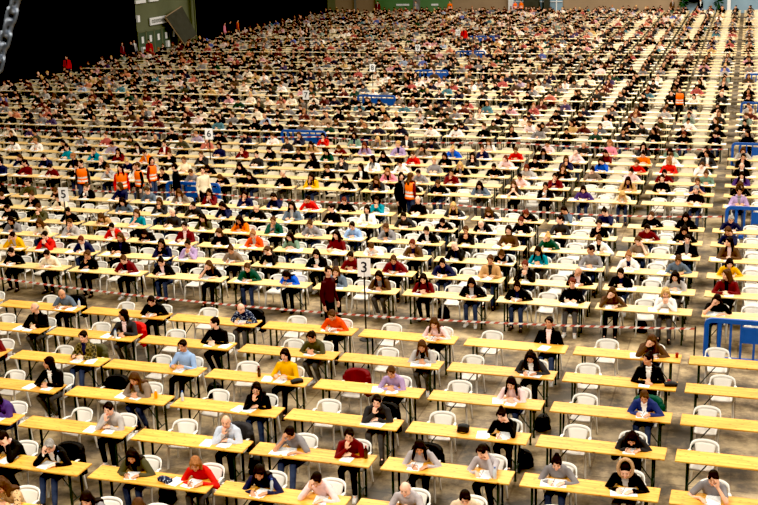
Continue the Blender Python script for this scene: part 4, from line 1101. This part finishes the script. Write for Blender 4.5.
# ------------------------------------------------------------------ the hall itself
fl = MB().box((-15, 66, -.1), (84, 150, .2)).mesh('floor', [M_floor]); tag(link('floor', fl), None, None, None, 'structure')
WX = LEFT_X-.3; WH = 16.
def wall(name, me): return tag(link(name, me), None, None, None, 'structure')
wl = MB().box((WX-.25, 66, WH/2), (.5, 150, WH)).mesh('wall_left', [M_green_wall]); wall('wall_left', wl)
BY = 129.6; BROT = -.035
bw = MB().box((0, .25, WH/2), (74, .5, WH)).mesh('wall_back', [M_tan_wall]); o = wall('wall_back', bw); o.location = (-15, BY, 0); o.rotation_euler = (0, 0, BROT)
def on_back(x, z, d=0.): return V((-15, BY, 0))+Matrix.Rotation(BROT, 3, 'Z') @ V((x, -d, 0))+Z_*z
def bx_for(u):
    lo, hi = -40., 40.
    for _ in range(50):
        m = (lo+hi)/2
        if seen(on_back(m, 1.))[0] < u: lo = m
        else: hi = m
    return (lo+hi)/2
def back_panel(name, u0, u1, z0, z1, mat, d=.06, th=.1, kind=None, lab=None, cat=None):
    a, b2 = bx_for(u0), bx_for(u1); me = MB().box(((a+b2)/2, -d, (z0+z1)/2), (b2-a, th, z1-z0)).mesh(name, [mat])
    o = link(name, me); o.location = (-15, BY, 0); o.rotation_euler = (0, 0, BROT); tag(o, lab, cat, None, kind); return o
# curtain along the left wall: two hung lengths with folds
def curtain(y0, y1, lab):
    n = int((y1-y0)/.35); vs = []; fs = []
    for i in range(n+1):
        y = y0+(y1-y0)*i/n; x = WX+.28+.12*math.sin(i*1.7)+.05*math.sin(i*.6)
        vs += [(x, y, .02), (x+.03*math.sin(i*2.1), y, WH*.5), (x, y, WH)]
    for i in range(n):
        for j in range(2): a = i*3+j; fs.append((a, a+3, a+4, a+1))
    tag(link('black_curtain', MB().add(vs, fs).mesh('curtain', [M_black], True)), lab, 'curtain')
curtain(-6, 83.4, 'huge black curtain hanging along the side of the hall, nearer length')
curtain(94.3, 127., 'black curtain hanging beyond the green doors to the far corner')
# green side section: bay frame, five doors with white notices, a long sign and a leaning dark panel
for i in range(5):
    y = 84.55+i*1.33; x = WX+.06
    o = link('door_%d' % (i+1), MB().box((x, y, 1.0), (.12, 1.14, 2.0)).mesh('door', [M_green_door])); tag(o, None, None, None, 'structure')
    link('notice', MB().box((x+.075, y+.05, 1.42), (.02, .34, .5)).mesh('notice', [M_white]), o)
    link('frame', MB().box((x, y-.62, 1.03), (.18, .09, 2.06)).box((x, y+.62, 1.03), (.18, .09, 2.06)).box((x, y, 2.05), (.18, 1.32, .1)).mesh('door_frame', [M_green_wall]), o)
for i, yz in enumerate(((83.9, 3.1), (84.4, .65), (88.6, .75))):
    tag(link('wall_sign_notice', MB().box((WX+.17, yz[0], yz[1]), (.3, .36, .5)).mesh('notice', [M_white])), 'small white notice on the green side wall, %s' % ('high by the curtain', 'low beside the first door', 'low beside the fourth door')[i], 'notice')
for i, (yy, dy) in enumerate(((84.7, 1.6), (86.9, 1.5))):
    tag(link('wall_strip', MB().box((WX+.1, yy, 4.35), (.16, dy, .25)).mesh('strip', [M_white])), 'white strip high on the green side wall, %s' % ('nearer the curtain', 'second one along')[i], 'light')  # plain white strips of unknown use, giving no light
sg = link('wall_sign', bevel_mesh(MB().box((WX+.12, 87.45, 2.7), (.1, 2.9, .58)).mesh('sign', [M_white]), .01)); tag(sg, 'long white sign of blurred grey letters above the green doors', 'sign')
for i in range(8):
    y = 86.35+i*.31; b = MB(); b.box((WX+.18, y-.08, 2.7), (.03, .05, .27)); b.box((WX+.18, y+.08, 2.7), (.03, .05, .27))
    for dz in ((.11,), (.11, -.11), (0,))[i % 3]: b.box((WX+.18, y, 2.7+dz), (.03, .2, .05))
    link('letter', b.mesh('letter', [M_greyl]), sg)
# leaning dark panel: a projection board tilted on its corner, standing out from the wall
q = [V((-45.2, 87.95, 2.92)), V((-44.9, 90.3, 3.56)), V((-44.3, 91.5, 1.2)), V((-44.5, 89.5, .68))]
nn = (q[1]-q[0]).cross(q[3]-q[0]).normalized()*.09
bd = MB(); bd.add(q+[p-nn for p in q], [(0, 1, 2, 3), (7, 6, 5, 4), (0, 4, 5, 1), (1, 5, 6, 2), (2, 6, 7, 3), (3, 7, 4, 0)])
o = link('leaning_panel', bd.mesh('panel', [M_darkbox])); tag(o, 'big dark board leaning askew in front of the green side wall', 'board')
cen = sum(q, V((0,0,0)))/4
for k in range(4):
    a, b2 = q[k], q[(k+1) % 4]; link('edge_trim', MB().tube([a, b2], .07, 6).mesh('edge', [M_tan_wall]), o)
b = MB(); b.tube([V((cen.x-.3, cen.y+.2, 0)), cen+V((-.1, .1, -.2))], .08, 8); link('prop', b.mesh('prop', [M_bolt]), o)
tag(link('downpipe', MB().tube([V((WX+.25, 93.3, 0)), V((WX+.25, 93.3, 9))], .14, 8).tube([V((WX+.25, 93.9, 0)), V((WX+.25, 93.9, 9))], .06, 8).mesh('pipe', [M_green_wall])), 'grey-green pipes running up the side wall by the far curtain', 'pipe')
# back wall
o = back_panel('green_hoarding', 377, 452, 0, 4.2, M_green_panel, .3, .3, None, 'bright green partition with white lights standing at the back wall', 'partition')
for i, u in enumerate((390, 401, 412, 424, 436, 448)):
    p = on_back(bx_for(u), 1.4, .5); link('lamp', MB().ell(p-V((-15, BY, 0)), (.28, .12, .16)).mesh('lamp', [M_white], True), None).location = (-15, BY, 0)
    l = bpy.data.objects[-1] if False else C.objects[-1]; l.parent = o; l.location = (0, 0, 0); l.rotation_euler = (0, 0, 0)
for i, u in enumerate((401, 436, 407)):
    a = bx_for(u); link('poster', MB().box((a, -.47, .98), (.8, .03, .2)).mesh('poster', [M_white]), o)
a = bx_for(418); link('grey_door', MB().box((a, -.47, 1.1), (.8, .04, 2.2)).mesh('door', [M_greyl]), o)
back_panel('window_1', 511, 563, 0, 4.5, M_pale_blue, .15, .2, 'structure')
for i, (u0, u1, z0, z1, m, nm) in enumerate(((509, 514, 0, 4.5, M_white, 'trim_1'), (556.5, 557.5, 0, 4.5, M_white, 'trim_2'), (543, 544, 0, 4.5, M_darkbox, 'trim_3'), (511, 563, 1.2, 1.28, M_white, 'trim_4'))): back_panel(nm, u0, u1, z0, z1, m, .3, .12, 'structure')
back_panel('dark_kiosk', 526, 541, 0, 2.3, M_darkbox, .9, .8, None, 'dark kiosk in front of the pale glazing of the back wall', 'kiosk')
back_panel('dark_cabinet', 546, 551, 0, 1.6, M_darkbox, .8, .6, None, 'narrow dark cabinet in front of the pale glazing', 'cabinet')
back_panel('window_2', 682, 800, 0, 4.5, M_pale_blue, .15, .2, 'structure')
back_panel('trim_5', 727.5, 731, 0, 4.5, M_white, .3, .2, 'structure')
back_panel('trim_6', 682, 800, 1.5, 1.62, M_greyl, .3, .1, 'structure')
back_panel('trim_7', 355, 357, 0, 4.5, M_greyl, .3, .1, 'structure')
a = on_back(bx_for(695), 1.5, .8); b = MB(); b.ell(a, (.85, .4, .42), None, 14, 8); b.cap(a+V((-.4, 0, -.1)), a+V((-.4, 0, 2.5)), .08, .08); tag(link('hanging_screen', solid(b, 'screen', [M_bag], .1, 1)), 'black rounded box hung high on the back wall', 'box')
for u in (684, 719):
    g = on_back(bx_for(u), 0, 1.0); o = link('potted_plant', None, None, None, g); tag(o, 'tall green potted plant at the back wall %s' % ('beside the tan wall' if u < 700 else 'beside the white pillar'), 'plant')
    b = MB(); b.rings([[V((rr*math.cos(2*PI*j/12), rr*math.sin(2*PI*j/12), z)) for j in range(12)] for rr, z in ((.18, 0), (.25, .42), (.22, .42))]); link('pot', b.mesh('pot', [M_darkbox]), o)
    b = MB(); lr = random.Random(u)
    for i in range(70):
        d = V((lr.gauss(0, 1), lr.gauss(0, 1), lr.gauss(.4, 1))).normalized(); c0 = V((0, 0, 1.2)); p = c0+V((d.x*.5, d.y*.5, d.z*.8)); w = d.cross(V((lr.random(), lr.random(), lr.random()))).normalized()*.09
        b.add([c0+d*.15, p-d*.1+w, p+d*.12, p-d*.1-w], [(0, 1, 2, 3)])
    b.tube([(0, 0, .3), (0, 0, 1.5)], .03, 6); link('foliage', b.mesh('foliage', [M_plant]), o)
# hoist chain hanging close to the camera
P0 = EYE+(FW+CR*((19.5-379)/F_PX)+CU*((252.5+14)/F_PX))*3.1; P1 = EYE+(FW+CR*((-3.5-379)/F_PX)+CU*((252.5-70)/F_PX))*3.1
o = link('hanging_chain', None, None, None, P0); tag(o, 'blurred steel chain hanging close to the camera in the upper corner', 'chain')
dv = (P1-P0); n = 7
for i in range(n):
    c = dv*((i+.5)/n); t = dv.normalized(); s_ = t.cross(FW).normalized(); w = s_ if i % 2 == 0 else (s_*.35+FW*.94).normalized()
    L = dv.length/n*.72; W = .0115; pts = []
    for k in range(16):
        a = 2*PI*k/16; pts.append(c+t*(L-W)*(1 if math.cos(a) > 0 else -1)*.9+t*W*math.cos(a)+w*W*math.sin(a))
    rs = []
    for k, p in enumerate(pts):
        d = (pts[(k+1) % 16]-pts[k-1]).normalized(); e1 = d.cross(t.cross(w)).normalized(); e2 = d.cross(e1)
        rs.append([p+e1*.0045*math.cos(2*PI*j/8)+e2*.0045*math.sin(2*PI*j/8) for j in range(8)])
    link('chain_link', MB().rings(rs, 0, False, True).mesh('chain_link', [M_steel], True), o)

# ------------------------------------------------------------------ light
w = bpy.data.worlds.new('hall'); bpy.context.scene.world = w; w.use_nodes = True
bg = w.node_tree.nodes['Background']; bg.inputs[0].default_value = (1., .93, .82, 1); bg.inputs[1].default_value = .13
def area(name, loc, sx, sy_, e, colr=(1, .94, .84)):
    l = bpy.data.lights.new(name, 'AREA'); l.shape = 'RECTANGLE'; l.size = sx; l.size_y = sy_; l.energy = e; l.color = colr
    o = bpy.data.objects.new(name, l); C.objects.link(o); o.location = loc
for yy in (8, 32, 58, 86, 112):
    for xx in (-28, -10, 8):
        area('hall_light', (xx, yy, 15.5), 5, 12, (3300 if xx > -20 else 1350))
sc = bpy.context.scene
sc.view_settings.view_transform = 'Standard'; sc.view_settings.look = 'None'; sc.view_settings.exposure = 0.; sc.view_settings.gamma = 1.
vs_ = sc.view_settings; vs_.use_curve_mapping = True; cmp_ = vs_.curve_mapping
cmp_.black_level = (.014, .014, .015); cmp_.white_level = (.75, .765, .80); cmp_.update()
sc.cycles.use_denoising = True; sc.cycles.max_bounces = 5; sc.cycles.diffuse_bounces = 3
